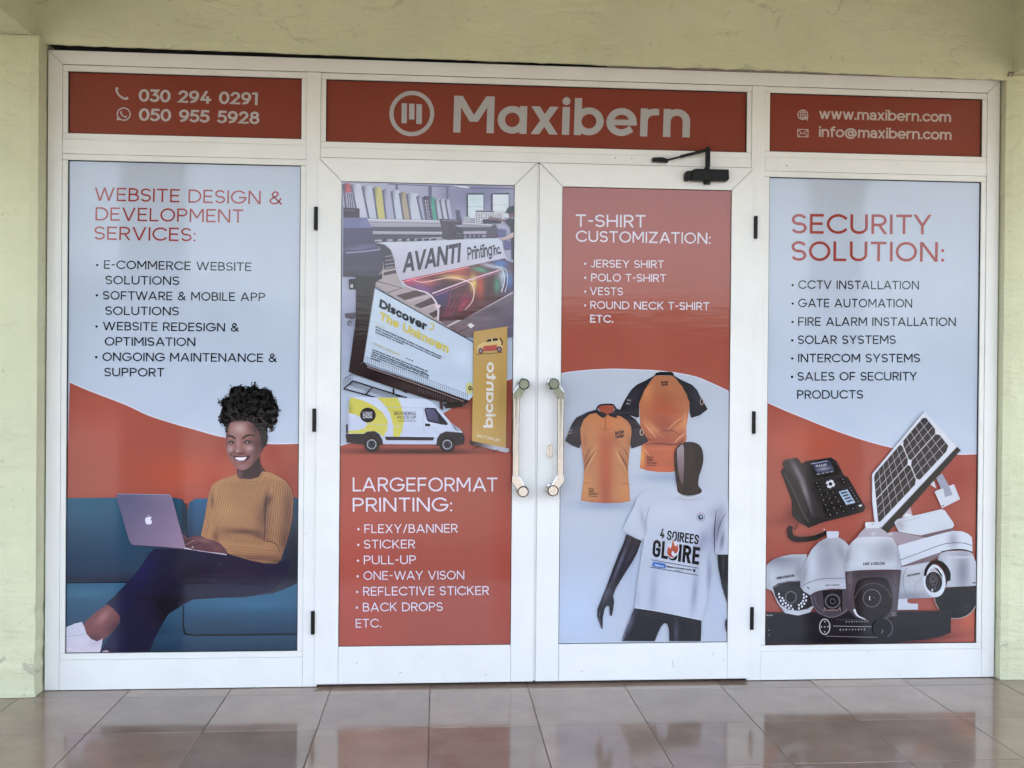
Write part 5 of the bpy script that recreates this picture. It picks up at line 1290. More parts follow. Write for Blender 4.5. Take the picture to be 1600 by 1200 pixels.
for P_, w_, c_ in (((750, 480), (800, 540), (850, 600)), 3.4, (206, 140, 104)), (((740, 560), (790, 610), (840, 612)), 2.2, (120, 62, 54)), (((980, 640), (1030, 590), (1076, 560)), 3.2, (204, 140, 104)), (((930, 540), (990, 480), (1060, 430)), 3.0, (196, 132, 98)), (((760, 650), (860, 640), (1000, 646), (1060, 600)), 2.6, (124, 62, 54)), (((740, 660), (770, 700), (800, 736)), 2.0, (206, 140, 96)), (((870, 560), (950, 540), (1040, 580)), 2.2, (132, 66, 56)): jr.line(r3(*P_), [.4] + [w_] * (len(P_) - 2) + [.4], c_, smooth=True)
lettering(jr, 'Better', r3((884, 186))[0], r3((938, 180))[0], 3.6, BKS, w=.24, slant=.2); lettering(jr, 'Design', r3((890, 206))[0], r3((938, 196))[0], 3.4, BKS, w=.24, slant=.2)
for q, t in enumerate(('POLO', 'SHIRT', 'MOCKUP')): lettering(jr, t, r3((776, 754 + q * 21))[0], r3((824 + (q == 2) * 28, 754 + q * 21))[0], 3.2, (84, 46, 42), w=.2)
jr.line(r3((776, 806), (846, 808)), 1, (110, 60, 50)); lettering(jr, 'Better', r3((628, 318))[0], r3((656, 322))[0], 3.2, (150, 146, 156), w=.2); lettering(jr, 'sport', r3((620, 342))[0], r3((648, 348))[0], 3.2, (150, 146, 156), w=.2); jr.ring(*r3((1192, 320))[0], 2.4, 5, 1.1, (176, 150, 140), n=16)
jr.done()
jf = Ink(PC, 'printed_jersey', label='printed picture of an orange jersey from the front, open polo collar')
jf.shape(r3((400, 384), (340, 420), (300, 452), (276, 520), (274, 580), (282, 660), (292, 740), (302, 820), (300, 900), (288, 1000), (280, 1074), (350, 1086), (465, 1093), (580, 1090), (650, 1078), (644, 990), (636, 900), (634, 830), (642, 740), (650, 650), (664, 560), (660, 510), (630, 466), (560, 420), (540, 390), (470, 430)), (182, 120, 82), res=2.8, blobs=[(946, 745, 8, 62, (140, 68, 56), .95), (952, 690, 16, 14, (156, 84, 66), .7), (946, 725, 12, 52, (184, 92, 62), .8), (950, 660, 26, 20, (198, 118, 74), .6), (918, 720, 6, 16, (150, 92, 62), .7, 25), (924, 712, 3, 16, (222, 160, 100), .6, 25), (969, 716, 3, 16, (226, 164, 104), .6, -25), (975, 722, 5, 16, (150, 92, 62), .7, -25), (914, 690, 3, 14, (148, 92, 64), .6), (982, 690, 3, 14, (156, 96, 66), .6), (916, 760, 8, 18, (216, 146, 82), .5), (976, 765, 8, 18, (206, 134, 78), .5), (946, 785, 30, 3, (176, 84, 60), .6)])
jf.shape(r3((398, 384), (330, 404), (244, 446), (214, 490), (190, 540), (174, 586), (158, 622), (206, 656), (266, 679), (282, 640), (274, 580), (274, 528), (300, 460), (345, 420), (400, 410)), BKS, res=4, blobs=[(900, 672, 6, 12, (68, 64, 78), .6, 30)])
jf.shape(r3((538, 372), (604, 398), (690, 456), (722, 500), (744, 546), (766, 584), (788, 624), (740, 652), (660, 680), (650, 640), (660, 560), (656, 510), (628, 468), (580, 436), (548, 428)), BKS, res=4, blobs=[(1000, 670, 6, 14, (68, 64, 78), .6, -20)])
jf.shape(r3((404, 364), (440, 350), (510, 350), (532, 368), (520, 404), (478, 424), (430, 410)), (158, 78, 62)); jf.line(r3((398, 384), (410, 360), (440, 348), (510, 346), (532, 360), (542, 384)), 2.4, (42, 36, 46), smooth=True)
jf.shape(r3((398, 380), (414, 396), (470, 418), (476, 430), (444, 450), (420, 436), (394, 414)), (50, 44, 56)); jf.shape(r3((542, 376), (520, 404), (480, 420), (500, 436), (548, 450), (550, 420)), (54, 48, 60)); jf.line(r3((466, 428), (464, 490), (460, 540)), 1, (132, 82, 58)); jf.line(r3((445, 540), (490, 538)), .8, (150, 96, 64))
for P_, w_, c_ in (((302, 850), (330, 780), (388, 690)), 3.0, (126, 80, 62)), (((312, 858), (344, 790), (398, 706)), 1.6, (206, 150, 106)), (((300, 790), (320, 730), (352, 660)), 2.4, (132, 86, 66)), (((634, 850), (606, 780), (552, 690)), 3.0, (128, 82, 62)), (((622, 856), (592, 790), (540, 706)), 1.6, (210, 152, 106)), (((640, 760), (620, 710), (590, 660)), 2.4, (136, 88, 66)), (((300, 950), (320, 940), (350, 946)), 1.2, (140, 92, 66)), (((640, 955), (610, 942), (580, 950)), 1.2, (140, 92, 66)): jf.line(r3(*P_), [.4, w_, .4], c_, smooth=True)
lettering(jf, 'Better', r3((538, 578))[0], r3((606, 562))[0], 6, BKS, w=.22, slant=.2); lettering(jf, 'Design', r3((542, 606))[0], r3((606, 588))[0], 5, BKS, w=.22, slant=.2)
for q, t in enumerate(('POLO', 'SHIRT', 'MOCKUP')): lettering(jf, t, r3((334, 992 + q * 19))[0], r3((376 + (q == 2) * 28, 992 + q * 19))[0], 2.9, (70, 46, 44), w=.2)
jf.line(r3((334, 1040), (400, 1042)), 1, (96, 58, 48)); lettering(jf, 'Better', r3((184, 552))[0], r3((216, 546))[0], 3, (150, 146, 156), w=.2); lettering(jf, 'sport', r3((182, 572))[0], r3((212, 568))[0], 3, (150, 146, 156), w=.2); jf.ring(*r3((736, 556))[0], 2.4, 4.6, 1.1, (186, 160, 140), n=16)
jf.done()
mq = Ink(PC, 'printed_mannequin', label='printed picture of a dark faceless mannequin in a white shirt')
DKM = (46, 40, 54)
mq.shape(r4((622, 262), (680, 290), (735, 315), (700, 410), (664, 476), (616, 550), (580, 610), (540, 676), (520, 730), (528, 776), (520, 840), (510, 886), (496, 882), (490, 812), (474, 806), (456, 830), (442, 900), (440, 985), (430, 978), (414, 930), (400, 890), (402, 830), (430, 760), (470, 660), (510, 550), (560, 420), (596, 340)), DKM, res=2.6, blobs=[(968, 880, 2.6, 34, (112, 112, 142), .8, 22), (984, 868, 4, 24, (74, 68, 88), .6, 25), (946, 930, 3, 14, (96, 94, 120), .7, 20), (952, 925, 3, 10, (80, 76, 98), .6)])
mq.line(r4((474, 656), (540, 680)), .9, (24, 20, 30)); mq.line(r4((420, 850), (414, 900), (434, 970)), .8, (100, 98, 122)); mq.line(r4((446, 800), (430, 880), (434, 940)), .8, (24, 20, 32))
mq.shape(r4((1310, 405), (1395, 405), (1395, 830), (1372, 740), (1346, 660), (1320, 530)), (38, 36, 46), res=4, blobs=[(1130, 880, 2, 24, (92, 90, 96), .6)]); mq.shape(r4((1392, 898), (1372, 916), (1368, 950), (1376, 996), (1392, 1018)), DKM)
mq.shape(r4((684, 815), (860, 840), (1190, 905), (1188, 1000), (1185, 1076), (946, 1076), (944, 990), (930, 945), (908, 938), (884, 964), (856, 1020), (836, 1076), (586, 1076), (610, 1000), (650, 900)), (34, 28, 44), res=3, blobs=[(985, 975, 2.6, 24, (108, 106, 132), .7, 18), (1056, 990, 4, 20, (88, 84, 110), .7), (1020, 960, 16, 6, (52, 42, 58), .6), (1084, 990, 5, 22, (46, 40, 58), .6)])
mq.line(r4((604, 1018), (668, 1026)), .9, (20, 16, 26)); mq.line(r4((658, 880), (620, 1000), (592, 1074)), 1, (130, 130, 156))
SHB = [(1120, 825, 8, 30, (104, 104, 136), .75, 12), (1098, 845, 10, 22, (122, 124, 158), .6, 20), (1085, 925, 5, 34, (128, 132, 164), .65, 6), (1020, 925, 6, 34, (142, 148, 180), .6, 4), (1050, 800, 30, 16, (196, 198, 210), .6), (1050, 915, 14, 34, (186, 194, 216), .6), (1004, 812, 4, 18, (146, 146, 166), .6, -14), (990, 805, 8, 18, (190, 196, 212), .5), (1128, 845, 3, 14, (70, 70, 96), .6, 8), (1118, 800, 14, 10, (150, 150, 174), .6), (1075, 778, 22, 4, (160, 156, 172), .6), (1108, 900, 4, 30, (112, 114, 148), .6), (996, 930, 3, 24, (156, 162, 190), .6)]
mq.shape([(1057, 758), (1040, 763), (1020, 766), (1003, 769), (995, 776), (990, 792), (982, 807), (975, 820), (971.6, 828), (984, 836), (1003, 844.5), (1006, 838), (1003.5, 855), (1000, 880), (996.7, 904), (993, 930), (991.2, 950.6), (1010, 953), (1027.7, 956), (1060, 962.4), (1096, 970), (1099, 958), (1103, 945), (1108, 920), (1112, 895.7), (1116, 862), (1120.6, 866), (1136, 866), (1142, 866), (1142, 785), (1130, 779), (1114, 771), (1098, 763.4), (1094, 768), (1086, 773), (1075, 775.6), (1066, 774), (1060, 769.5)], (180, 186, 206), res=2.8, blobs=SHB)
mq.line([(1056.6, 760), (1060, 770), (1067, 775.6), (1076, 777.4), (1087, 775), (1096, 768)], 2.0, (196, 194, 206), smooth=True)
mq.line([(1119, 796), (1116, 830), (1116.4, 862)], [.6, 2.2, 1.2], (72, 72, 98), smooth=True); mq.line([(1134, 800), (1124, 820), (1119, 846)], [.6, 1.8, .6], (92, 92, 120), smooth=True); mq.line([(1014, 790), (1009, 812), (1007, 836)], [.5, 1.3, 1], (140, 142, 162), smooth=True)
mq.line([(991.6, 949.8), (1027.7, 955), (1096, 968.8)], .9, (204, 206, 220))
hm = r3((1002, 962), (990, 860), (984, 770), (986, 702), (1004, 664), (1040, 638), (1092, 626), (1146, 634), (1180, 660), (1200, 706), (1202, 770), (1186, 840), (1170, 890), (1164, 950), (1176, 974), (1190, 990), (1186, 1012), (1150, 1026), (1090, 1033), (1040, 1024), (1008, 1004))
mq.shape(hm, (46, 28, 36), smooth=True, n=3, res=2.4, blobs=[(1077, 715, 8, 30, (70, 44, 46), .6), (1094, 720, 4, 26, (30, 18, 26), .7), (1064, 758, 4, 10, (84, 44, 46), .5)])
mq.shape(r3((1002, 700), (1018, 664), (1048, 646), (1056, 700), (1056, 820), (1050, 930), (1036, 940), (1014, 860)), (150, 130, 136), smooth=True, n=3, res=3, grad=((0, 700), (0, 752), (104, 74, 80)))
mq.done()
tp = Ink(PC, 'printed_shirt_slogan')
INK = (26, 24, 36)
lettering(tp, '4', (1030, 840.4), (1037, 842), 15.5, INK, w=.20, up=(1.6, -15.8)); lettering(tp, 'ŜÔIŖÊÊŜ', (1041, 843.2), (1090.6, 850.4), 15.2, INK, w=.17, track=.08, up=(1.5, -15.2))
lettering(tp, 'ĜĹ', (1018.4, 869.4), (1042.6, 873.6), 27, INK, w=.18, track=.08, up=(2.0, -27)); lettering(tp, 'Ô', (1043.6, 874.6), (1057, 876.2), 20, INK, w=.24, up=(1.2, -18)); lettering(tp, 'IŖÊ', (1058.6, 877), (1091.6, 882.4), 27, INK, w=.195, track=.09, up=(2.2, -27.4))
tp.shape(r4((972, 285), (988, 335), (1004, 318), (1020, 372), (1008, 412), (970, 446), (944, 436), (922, 392), (932, 352), (952, 330), (958, 350)), (200, 204, 216), smooth=True, n=3)
tp.shape(r4((972, 298), (984, 344), (998, 352), (1004, 334), (1014, 376), (1000, 404), (984, 408), (974, 390), (962, 400), (966, 424), (986, 432), (962, 438), (938, 424), (928, 392), (940, 352), (950, 372), (962, 352)), (188, 98, 58), smooth=True, n=3, res=2, grad=((0, 845), (0, 870), (166, 70, 58)))
tp.line(r4((806, 456), (1166, 520)), .9, INK); tp.line(r4((796, 512), (1160, 573)), .9, INK)
tp.shape(r4((820, 478), (830, 472), (912, 486), (914, 516), (904, 522), (820, 508)), (84, 124, 194), smooth=True, n=3, grad=((0, 877), (0, 888), (60, 92, 160)), res=3); lettering(tp, 'Matinée', r4((834, 504))[0], r4((902, 514))[0], 3, (196, 208, 230), w=.2)
lettering(tp, 'Seigneur toi, et louons ta gloire', r4((922, 512))[0], r4((1114, 540))[0], 2.6, INK, w=.26); lettering(tp, 'Psaume 16', r4((990, 538))[0], r4((1040, 546))[0], 1.5, INK, w=.2); tp.shape(r4((1124, 520), (1132, 532), (1142, 520), (1142, 546), (1132, 552), (1124, 542)), (46, 48, 70)); tp.done()
bd = Ink(PC, 'printed_badge')
bx, by = 1094.2, 807.2
bd.ellipse(bx, by, 3.9, 4.1, (34, 44, 82)); bd.ellipse(bx + .5, by - .6, 1.8, 2.3, (150, 172, 206), n=12)
for t in range(16):
    t = math.radians(t * 22.5); bd.line([(bx + 5.6 * math.cos(t), by + 5.8 * math.sin(t)), (bx + 6.8 * math.cos(t), by + 7.0 * math.sin(t))], 1.0, (74, 66, 92) if math.sin(t) > -.5 else (180, 80, 92), bump=0)
bd.p.lev += 1; bd.done()

# =================================================================== security panel (right side light)
a, b, c, d = bigs[1]
PD = Panel('window_graphic', [(1202, 277), (1529, 284.5), (1524, 1006), (1195, 1006)], (a + g, b - g, c + g, d - g), FILM_Y, 'security solutions film on the right side light, with cameras, desk phone and solar panel')
k = Ink(PD, 'film'); k.shape(PD.px, PW, res=14)
wD = [(1194, 625), (1225, 639), (1259, 653), (1288, 665), (1337.5, 683), (1394, 699), (1440, 706), (1495, 710), (1530, 709.6)]
wd = [tuple(q) for q in catmull(wD, False, 5)]
k.line([(x, y - .8) for x, y in wd], 2.0, (206, 206, 222))
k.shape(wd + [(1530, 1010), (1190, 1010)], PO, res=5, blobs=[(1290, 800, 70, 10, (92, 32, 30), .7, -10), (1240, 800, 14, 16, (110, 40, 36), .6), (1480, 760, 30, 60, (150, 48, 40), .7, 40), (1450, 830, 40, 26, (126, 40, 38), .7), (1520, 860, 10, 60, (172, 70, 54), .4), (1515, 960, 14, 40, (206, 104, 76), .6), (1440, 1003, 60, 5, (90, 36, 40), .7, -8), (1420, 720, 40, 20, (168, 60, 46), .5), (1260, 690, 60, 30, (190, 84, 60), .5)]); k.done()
words(PD, 'heading', [('SECURITY', (1236, 363.4), (1453.6, 364.8), 30.8), ('SOLUTION:', (1235.6, 405.8), (1473.6, 407.6), 30.8)], REDTXT, w=.135, track=.17)
words(PD, 'lettering', [('CCTV INSTALLATION', (1246.6, 449.4), (1434.6, 450.8), 13.4), ('GATE AUTOMATION', (1246.6, 478), (1424, 479), 13.4), ('FIRE ALARM INSTALLATION', (1246.6, 507), (1492.4, 508.2), 13.4), ('SOLAR SYSTEMS', (1246, 535.4), (1398.6, 535.8), 13.4), ('INTERCOM SYSTEMS', (1246.6, 564), (1436.6, 564.8), 13.4), ('SALES OF SECURITY', (1245.6, 592.6), (1431.6, 593.2), 13.4), ('PRODUCTS', (1245, 621), (1347.6, 621.2), 13.4)], NAVY, w=.132, track=.16, bullets=[(1238, 443.6), (1238, 472.4), (1237.8, 501), (1237.4, 529.6), (1237.4, 558), (1237, 586.6)], br=1.9)
ph = K(1200, 690, .1125)
fo = Ink(PD, 'printed_phone', label='printed picture of a black desk phone with handset and screen')
fo.shape(ph((480, 280), (520, 255), (870, 204), (945, 255), (1050, 460), (1105, 482), (1348, 905), (1318, 966), (1060, 1036), (770, 1106), (560, 1186), (430, 1110), (332, 1010), (325, 770), (172, 400), (205, 350), (440, 290)), (50, 40, 48), res=3, blobs=[(1292, 795, 30, 5, (30, 22, 30), .7, -14), (1240, 790, 6, 30, (28, 20, 28), .7, -20), (1310, 740, 16, 20, (58, 48, 58), .5)])
fo.shape(ph((585, 272), (880, 228), (992, 396), (975, 450), (640, 490), (600, 420)), (36, 28, 36)); fo.shape(ph((600, 290), (860, 250), (920, 396), (690, 446)), (52, 54, 84), res=2, blobs=[(1286, 731, 12, 3, (150, 156, 180), .85, -8)])
fo.line(ph((590, 292), (700, 276), (820, 252)), 1.5, (140, 146, 186)); lettering(fo, '11:44:57', ph((655, 340))[0], ph((812, 322))[0], 3.4, (200, 200, 214), w=.18); 
for x_, y_ in ((690, 436), (756, 424), (816, 412), (874, 404)): fo.line(ph((x_ - 18, y_ + 3), (x_ + 20, y_ - 3)), 1.4, (156, 152, 166), bump=0)
fo.p.lev += 1
fo.shape(ph((196, 300), (204, 262), (240, 228), (330, 212), (396, 208), (430, 238), (470, 300), (560, 470), (640, 640), (710, 820), (776, 990), (782, 1050), (700, 1040), (604, 1024), (560, 900), (480, 700), (400, 520), (300, 400), (220, 352)), (60, 48, 54), res=2.4, blobs=[(1245, 735, 4, 22, (128, 118, 124), .8, -28), (1257, 765, 3.6, 24, (136, 126, 134), .85, -18), (1264, 795, 3, 14, (110, 100, 108), .7, -14), (1228, 715, 8, 3, (92, 80, 86), .6), (1275, 770, 4, 40, (38, 30, 36), .7, -24)])
fo.shape(ph((175, 400), (215, 400), (330, 640), (460, 940), (590, 1140), (540, 1150), (400, 1000), (325, 800)), (34, 26, 34)); fo.line(ph((212, 410), (340, 660), (470, 960), (560, 1120)), 1.2, (84, 74, 80))
fo.ellipse(*ph((860, 575))[0], 7, 6.6, (206, 202, 212)); fo.ellipse(*ph((860, 575))[0], 2.9, 2.9, (52, 42, 50))
for x_, y_ in ((835, 520), (918, 548), (888, 628), (806, 588)): fo.ellipse(*ph((x_, y_))[0], 1.9, 1.9, (52, 42, 50), n=12)
for x_, y_ in ((735, 725), (815, 705), (895, 686), (760, 795), (845, 775), (930, 752), (790, 865), (875, 840), (965, 817), (820, 932), (905, 906), (997, 886), (855, 1002), (945, 980), (1037, 956), (670, 560), (688, 606), (708, 650), (1024, 510), (1040, 552), (1168, 914)):
    X, Y = ph((x_, y_))[0]; fo.shape([(X - 4, Y - 1.6), (X + 2.6, Y - 3), (X + 4.2, Y + 1.8), (X - 2.8, Y + 3.2)], (28, 21, 28)); fo.ellipse(X + .2, Y + .1, .9, .8, (150, 142, 152), n=8)
fo.shape(ph((968, 682), (1090, 650), (1202, 838), (1076, 868)), (160, 182, 216)); 
for t in range(4): fo.line(ph((1000 + t * 26, 706 + t * 40), (1090 + t * 24, 684 + t * 38)), 2.4, (124, 152, 202), bump=0)
fo.p.lev += 1
dots(fo, ph((1130, 632), (1152, 668), (1174, 706), (1196, 742), (1216, 780), (1236, 818)), .8, (130, 122, 132)); fo.line(ph((1252, 884), (1290, 874)), 2.4, (206, 204, 212))
c10 = K(1190, 810, .1067)
fo.line(c10((430, 96), (404, 160), (424, 250), (500, 288), (640, 290), (800, 262), (940, 190)), [6, 8, 9, 8.6, 8, 7.4, 5], (40, 32, 40), smooth=True)
for t in range(12): 
    X, Y = c10((530 + t * 32, 256 - t * 5.4))[0]; fo.line([(X, Y - 2.4), (X + .8, Y + .6)], .9, (124, 108, 104), bump=0)
fo.p.lev += 1; fo.line(c10((520, 56), (496, 120), (478, 160)), 1, (48, 34, 40)); fo.line(c10((826, 44), (850, 86)), 1, (110, 92, 92)); fo.ellipse(*c10((905, 150))[0], 1.5, 1.2, (196, 190, 196), n=10); fo.done()
s5 = K(1180, 600, .225); so3 = K(1340, 630, .1125)
sp = Ink(PD, 'printed_solar_panel', label='printed picture of a tilted solar panel on a bracket')
sp.shape(s5((1250, 650), (1290, 618), (1350, 720), (1368, 770), (1312, 790)), (148, 148, 172)); sp.shape(s5((1240, 748), (1252, 738), (1300, 722), (1312, 786), (1366, 768), (1340, 706), (1375, 694), (1418, 800), (1292, 862)), (196, 198, 210)); dots(sp, s5((1299, 845)), 1.2, (60, 48, 56)); sp.shape(s5((1200, 690), (1230, 660), (1252, 724)), (200, 196, 204)); sp.shape(s5((1010, 920), (1070, 850), (1088, 912)), (188, 160, 166))
A_, B_, C_, D_ = (1442.4, 641.5), (1494, 697.6), (1375, 825.5), (1361, 739.6)
sp.shape([(1494, 697.4), (1499.6, 703), (1382, 836), (1374, 826), (1376, 820)], (36, 30, 36)); sp.shape([A_, B_, (1376, 823.4), (1366, 822), (1361.4, 782), D_], (202, 204, 216), res=6); sp.line([A_, D_, (1361.4, 782), (1366, 822)], 1, (150, 152, 170)); sp.line([(1492, 699), (1375, 824)], 1.2, (160, 160, 176))
cA, cB, cC, cD = np.array((1442.8, 648.6)), np.array((1482.6, 699)), np.array((1371, 817.5)), np.array((1363.8, 741))
def sol(u, v): return tuple((1 - v) * ((1 - u) * cA + u * cB) + v * ((1 - u) * cD + u * cC))
sp.shape([sol(.06, 0), sol(.94, 0), sol(1, .05), sol(1, .97), sol(.97, 1), sol(.05, 1), sol(0, .97), sol(0, .04)], (50, 42, 52), res=5, blobs=[(1400, 760, 20, 40, (42, 26, 32), .6, 30), (1440, 670, 20, 20, (58, 54, 68), .6)])
GRD = (176, 168, 176)
for u in (1 / 6, 2 / 6, 4 / 6, 5 / 6): sp.line([sol(u, 0), sol(u, 1)], .8, GRD)
sp.line([sol(.5, 0), sol(.5, 1)], 1.2, (200, 196, 204))
for v in (.09, .18, .27, .36, .55, .64, .73, .82, .91): sp.line([sol(0, v), sol(1, v)], .75, (164, 156, 164))
sp.line([sol(0, .455), sol(1, .455)], 1.5, (204, 200, 208))
for (u, v) in ((.5, .455), (.5, 0.0), (1, .455), (0, .455)): sp.shape([sol(max(u - .09, 0), v), sol(u, max(v - .035, 0)), sol(min(u + .09, 1), v), sol(u, min(v + .035, 1))], (204, 204, 214))
sp.done()
s6 = K(1180, 790, .225); s9 = K(1380, 780, .09375); s10 = K(1380, 860, .1); s11 = K(1190, 880, .125)
CW = (172, 174, 190); CD = (46, 38, 48)
br = Ink(PD, 'printed_bracket_arm', label='printed picture of a white wall bracket and battery box')
br.shape(s9((165, 380), (220, 325), (600, 245), (950, 165), (1010, 185), (1160, 400), (1166, 440), (1140, 480), (600, 602), (420, 570), (240, 535)), (192, 198, 214), res=4, blobs=[(1404, 820, 8, 10, (150, 136, 150), .7), (1470, 826, 20, 6, (178, 184, 202), .4)]); br.shape(s9((600, 602), (1140, 482), (1150, 520), (700, 638)), (118, 82, 92)); lettering(br, 'SOLARBOX', s9((345, 362))[0], s9((600, 306))[0], 1.5, (140, 136, 150), w=.15); br.shape(s9((300, 300), (370, 220), (480, 270)), (206, 212, 220))
br.shape(s9((30, 570), (140, 535), (240, 540), (700, 640), (240, 770), (140, 660)), (160, 134, 150), res=5, blobs=[(1388, 833, 4, 8, (206, 204, 214), .8)])
br.shape(s9((225, 770), (700, 640), (1000, 560), (1150, 528), (1300, 538), (1400, 580), (1466, 642), (1474, 780), (1474, 890), (1300, 846), (1150, 846), (960, 880), (600, 1000), (290, 1112), (250, 900)), (196, 202, 220), res=3.4, blobs=[(1488, 845, 8, 14, (140, 138, 166), .75), (1420, 870, 30, 6, (184, 192, 210), .5)])
br.line(s9((270, 1010), (600, 890), (950, 762), (1150, 732), (1320, 736), (1470, 780)), 1.1, (92, 96, 118), smooth=True); br.line(s9((950, 880), (1150, 846), (1320, 846), (1474, 890)), 1.6, (52, 44, 58), smooth=True); br.shape(s9((600, 1000), (960, 880), (930, 960), (720, 1060), (290, 1140), (290, 1112)), (130, 96, 108)); br.done()
def camera(name, label): return Ink(PD, name, label=label)
rc = camera('printed_camera', 'printed picture of a white dome camera at the right edge')
rc.shape(s10((930, 600), (1440, 556), (1440, 860), (1410, 930), (1330, 1020), (1240, 1066), (1150, 1086), (1040, 1070), (940, 1010), (860, 920), (806, 800), (800, 720)), (38, 29, 36), res=4, blobs=[(1510, 950, 8, 10, (56, 52, 54), .6), (1490, 940, 8, 16, (30, 22, 34), .6)])
rc.line(s10((1438, 880), (1370, 980), (1280, 1046), (1160, 1080), (1050, 1076)), 1.1, (188, 160, 150), smooth=True); rc.line(s10((790, 750), (800, 820), (856, 930)), 1.1, (188, 160, 150), smooth=True)
rc.shape(s10((836, 160), (856, 80), (900, 40), (980, 16), (1200, 8), (1340, 28), (1390, 66), (1420, 160), (1440, 180), (1440, 562), (1300, 572), (960, 584), (1000, 480), (1000, 300), (920, 180)), CW, res=2.6, blobs=[(1466, 890, 3, 24, (140, 138, 160), .6), (1503, 895, 9, 28, (122, 120, 148), .8), (1480, 890, 6, 24, (196, 202, 224), .6), (1518, 885, 4, 24, (190, 196, 220), .6), (1500, 866, 16, 3, (150, 148, 178), .6), (1500, 871.5, 24, 1.4, (206, 208, 226), .7)]); rc.line(s10((1385, 524), (1440, 514)), 1.6, (60, 58, 72)); rc.done()
bl = camera('printed_camera', 'printed picture of a white bullet camera with black hood')
bl.shape(s10((205, 745), (365, 755), (362, 815), (400, 832), (530, 840), (530, 932), (190, 932)), (186, 190, 214), res=4, blobs=[(1402, 942, 4, 10, (206, 210, 228), .5)]); bl.shape(s10((265, 262), (700, 180), (760, 200), (700, 420), (720, 640), (800, 740), (700, 748), (560, 750), (215, 766), (216, 560), (232, 330)), CW, res=2.6, blobs=[(1420, 932, 30, 8, (122, 120, 144), .8), (1406, 905, 4, 30, (150, 150, 168), .6), (1420, 886, 24, 6, (196, 200, 220), .6)])
bl.line(s10((350, 270), (305, 380), (300, 520), (330, 660), (390, 740)), .9, (120, 120, 146), smooth=True); bl.line(s10((600, 440), (500, 520), (476, 600), (500, 690), (560, 750)), .9, (140, 140, 168), smooth=True)
X, Y = s10((785, 480))[0]; bl.ellipse(X, Y, 17.6, 26, (198, 204, 222), rot=-8, n=36, res=4, blobs=[(1452, 920, 6, 10, (176, 178, 204), .5)]); X, Y = s10((776, 500))[0]; bl.ellipse(X, Y, 13.2, 16.6, CD, rot=-8, n=32); bl.shape(s10((770, 262), (840, 290), (900, 380), (914, 450), (850, 350)), (38, 30, 38)); bl.shape(s10((700, 330), (740, 280), (800, 290), (850, 340), (790, 330)), (176, 164, 180))
bl.ring(*s10((772, 460))[0], 5.6, 9.2, 1, (110, 92, 104), rot=-8); bl.ellipse(*s10((768, 455))[0], 4, 6.4, (88, 72, 84)); bl.ellipse(*s10((764, 452))[0], 1.7, 3, (52, 44, 58)); bl.ellipse(*s10((752, 626))[0], 1.2, 2.2, (216, 196, 200), n=10); bl.ellipse(*s10((796, 596))[0], 1, 1.4, (130, 96, 104), n=10)
bl.line(s10((636, 404), (660, 300), (720, 220), (800, 182), (880, 200), (950, 270), (996, 370), (1000, 486)), [4, 5, 5.4, 5, 6, 8, 8.4, 7], (34, 27, 34), smooth=True); lettering(bl, 'HIKVISION', s10((360, 414))[0], s10((556, 378))[0], 3.4, (50, 48, 64), w=.2, slant=.15); bl.done()
dv = Ink(PD, 'printed_recorder', label='printed picture of a flat black video recorder')
dv.shape([(1190, 954.5), (1482, 955), (1484.4, 958), (1484.4, 990), (1468, 996), (1440, 1001), (1400, 1004.5), (1190, 1004.5)], (42, 32, 46), res=5, blobs=[(1330, 998, 90, 6, (24, 20, 40), .7), (1400, 970, 60, 10, (50, 34, 46), .6)]); dv.line([(1190, 955.4), (1482, 955.8)], .8, (70, 58, 70)); lettering(dv, 'HIKVISION', (1196, 960.4), (1206, 960.4), 2, (186, 182, 194), w=.2); dots(dv, [(1200, 983), (1200, 990.6)], .9, (140, 136, 150))
rx, ry = s11((776, 788))[0]; dv.ring(rx, ry, 8.0, 12, 1.1, (206, 200, 210)); dots(dv, [(rx, ry), (rx - 5, ry), (rx + 5, ry), (rx, ry - 8), (rx, ry + 8)], .9, (206, 200, 210))
dv.line(s11((880, 780), (1360, 794)), 1.2, (136, 128, 142)); dv.line(s11((920, 700), (1300, 706)), .6, (92, 84, 98)); dv.line(s11((786, 905), (1300, 924), (1500, 926)), 1, (128, 112, 120))
for q in range(9): dv.line(s11((1040 + q * 33, 726), (1052 + q * 33, 728)), 1.6 if q % 2 else 2.4, (150, 144, 156), bump=0); dv.line(s11((962 + q * 38, 826), (978 + q * 38, 827)), 1.5 if q % 2 else 2.6, (150, 144, 156), bump=0)
dv.p.lev += 1; dv.done()
d1 = camera('printed_camera', 'printed picture of a squat white dome camera ringed with lights')
d1.shape(s6((66, 405), (120, 362), (180, 342), (240, 331), (350, 330), (360, 420), (330, 480), (310, 560), (370, 610), (402, 690), (372, 736), (290, 757), (200, 738), (150, 670), (110, 582), (66, 564)), CW, res=2.6, blobs=[(1215, 872, 30, 7, (124, 122, 146), .8), (1200, 905, 5, 14, (140, 142, 160), .5), (1246, 890, 6, 16, (128, 126, 148), .6), (1225, 880, 24, 8, (136, 134, 160), .5), (1225, 866, 24, 3, (186, 192, 214), .5), (1204, 900, 8, 12, (190, 200, 220), .6), (1240, 957, 20, 4, (206, 208, 224), .6)])
d1.shape(s11((126, 282), (200, 232), (330, 206), (470, 204), (472, 262), (540, 330), (590, 390), (640, 512), (560, 560), (440, 582), (320, 566), (220, 500), (160, 400)), CD, res=4, blobs=[(1222, 915, 14, 8, (62, 54, 66), .5)]); d1.ring(*s11((352, 412))[0], 8.4, 9, 1.3, (110, 104, 114)); d1.ellipse(*s11((352, 412))[0], 6.4, 6.8, (32, 28, 38)); d1.line(s11((150, 290), (230, 236), (340, 214), (466, 212)), .9, (120, 116, 134), smooth=True)
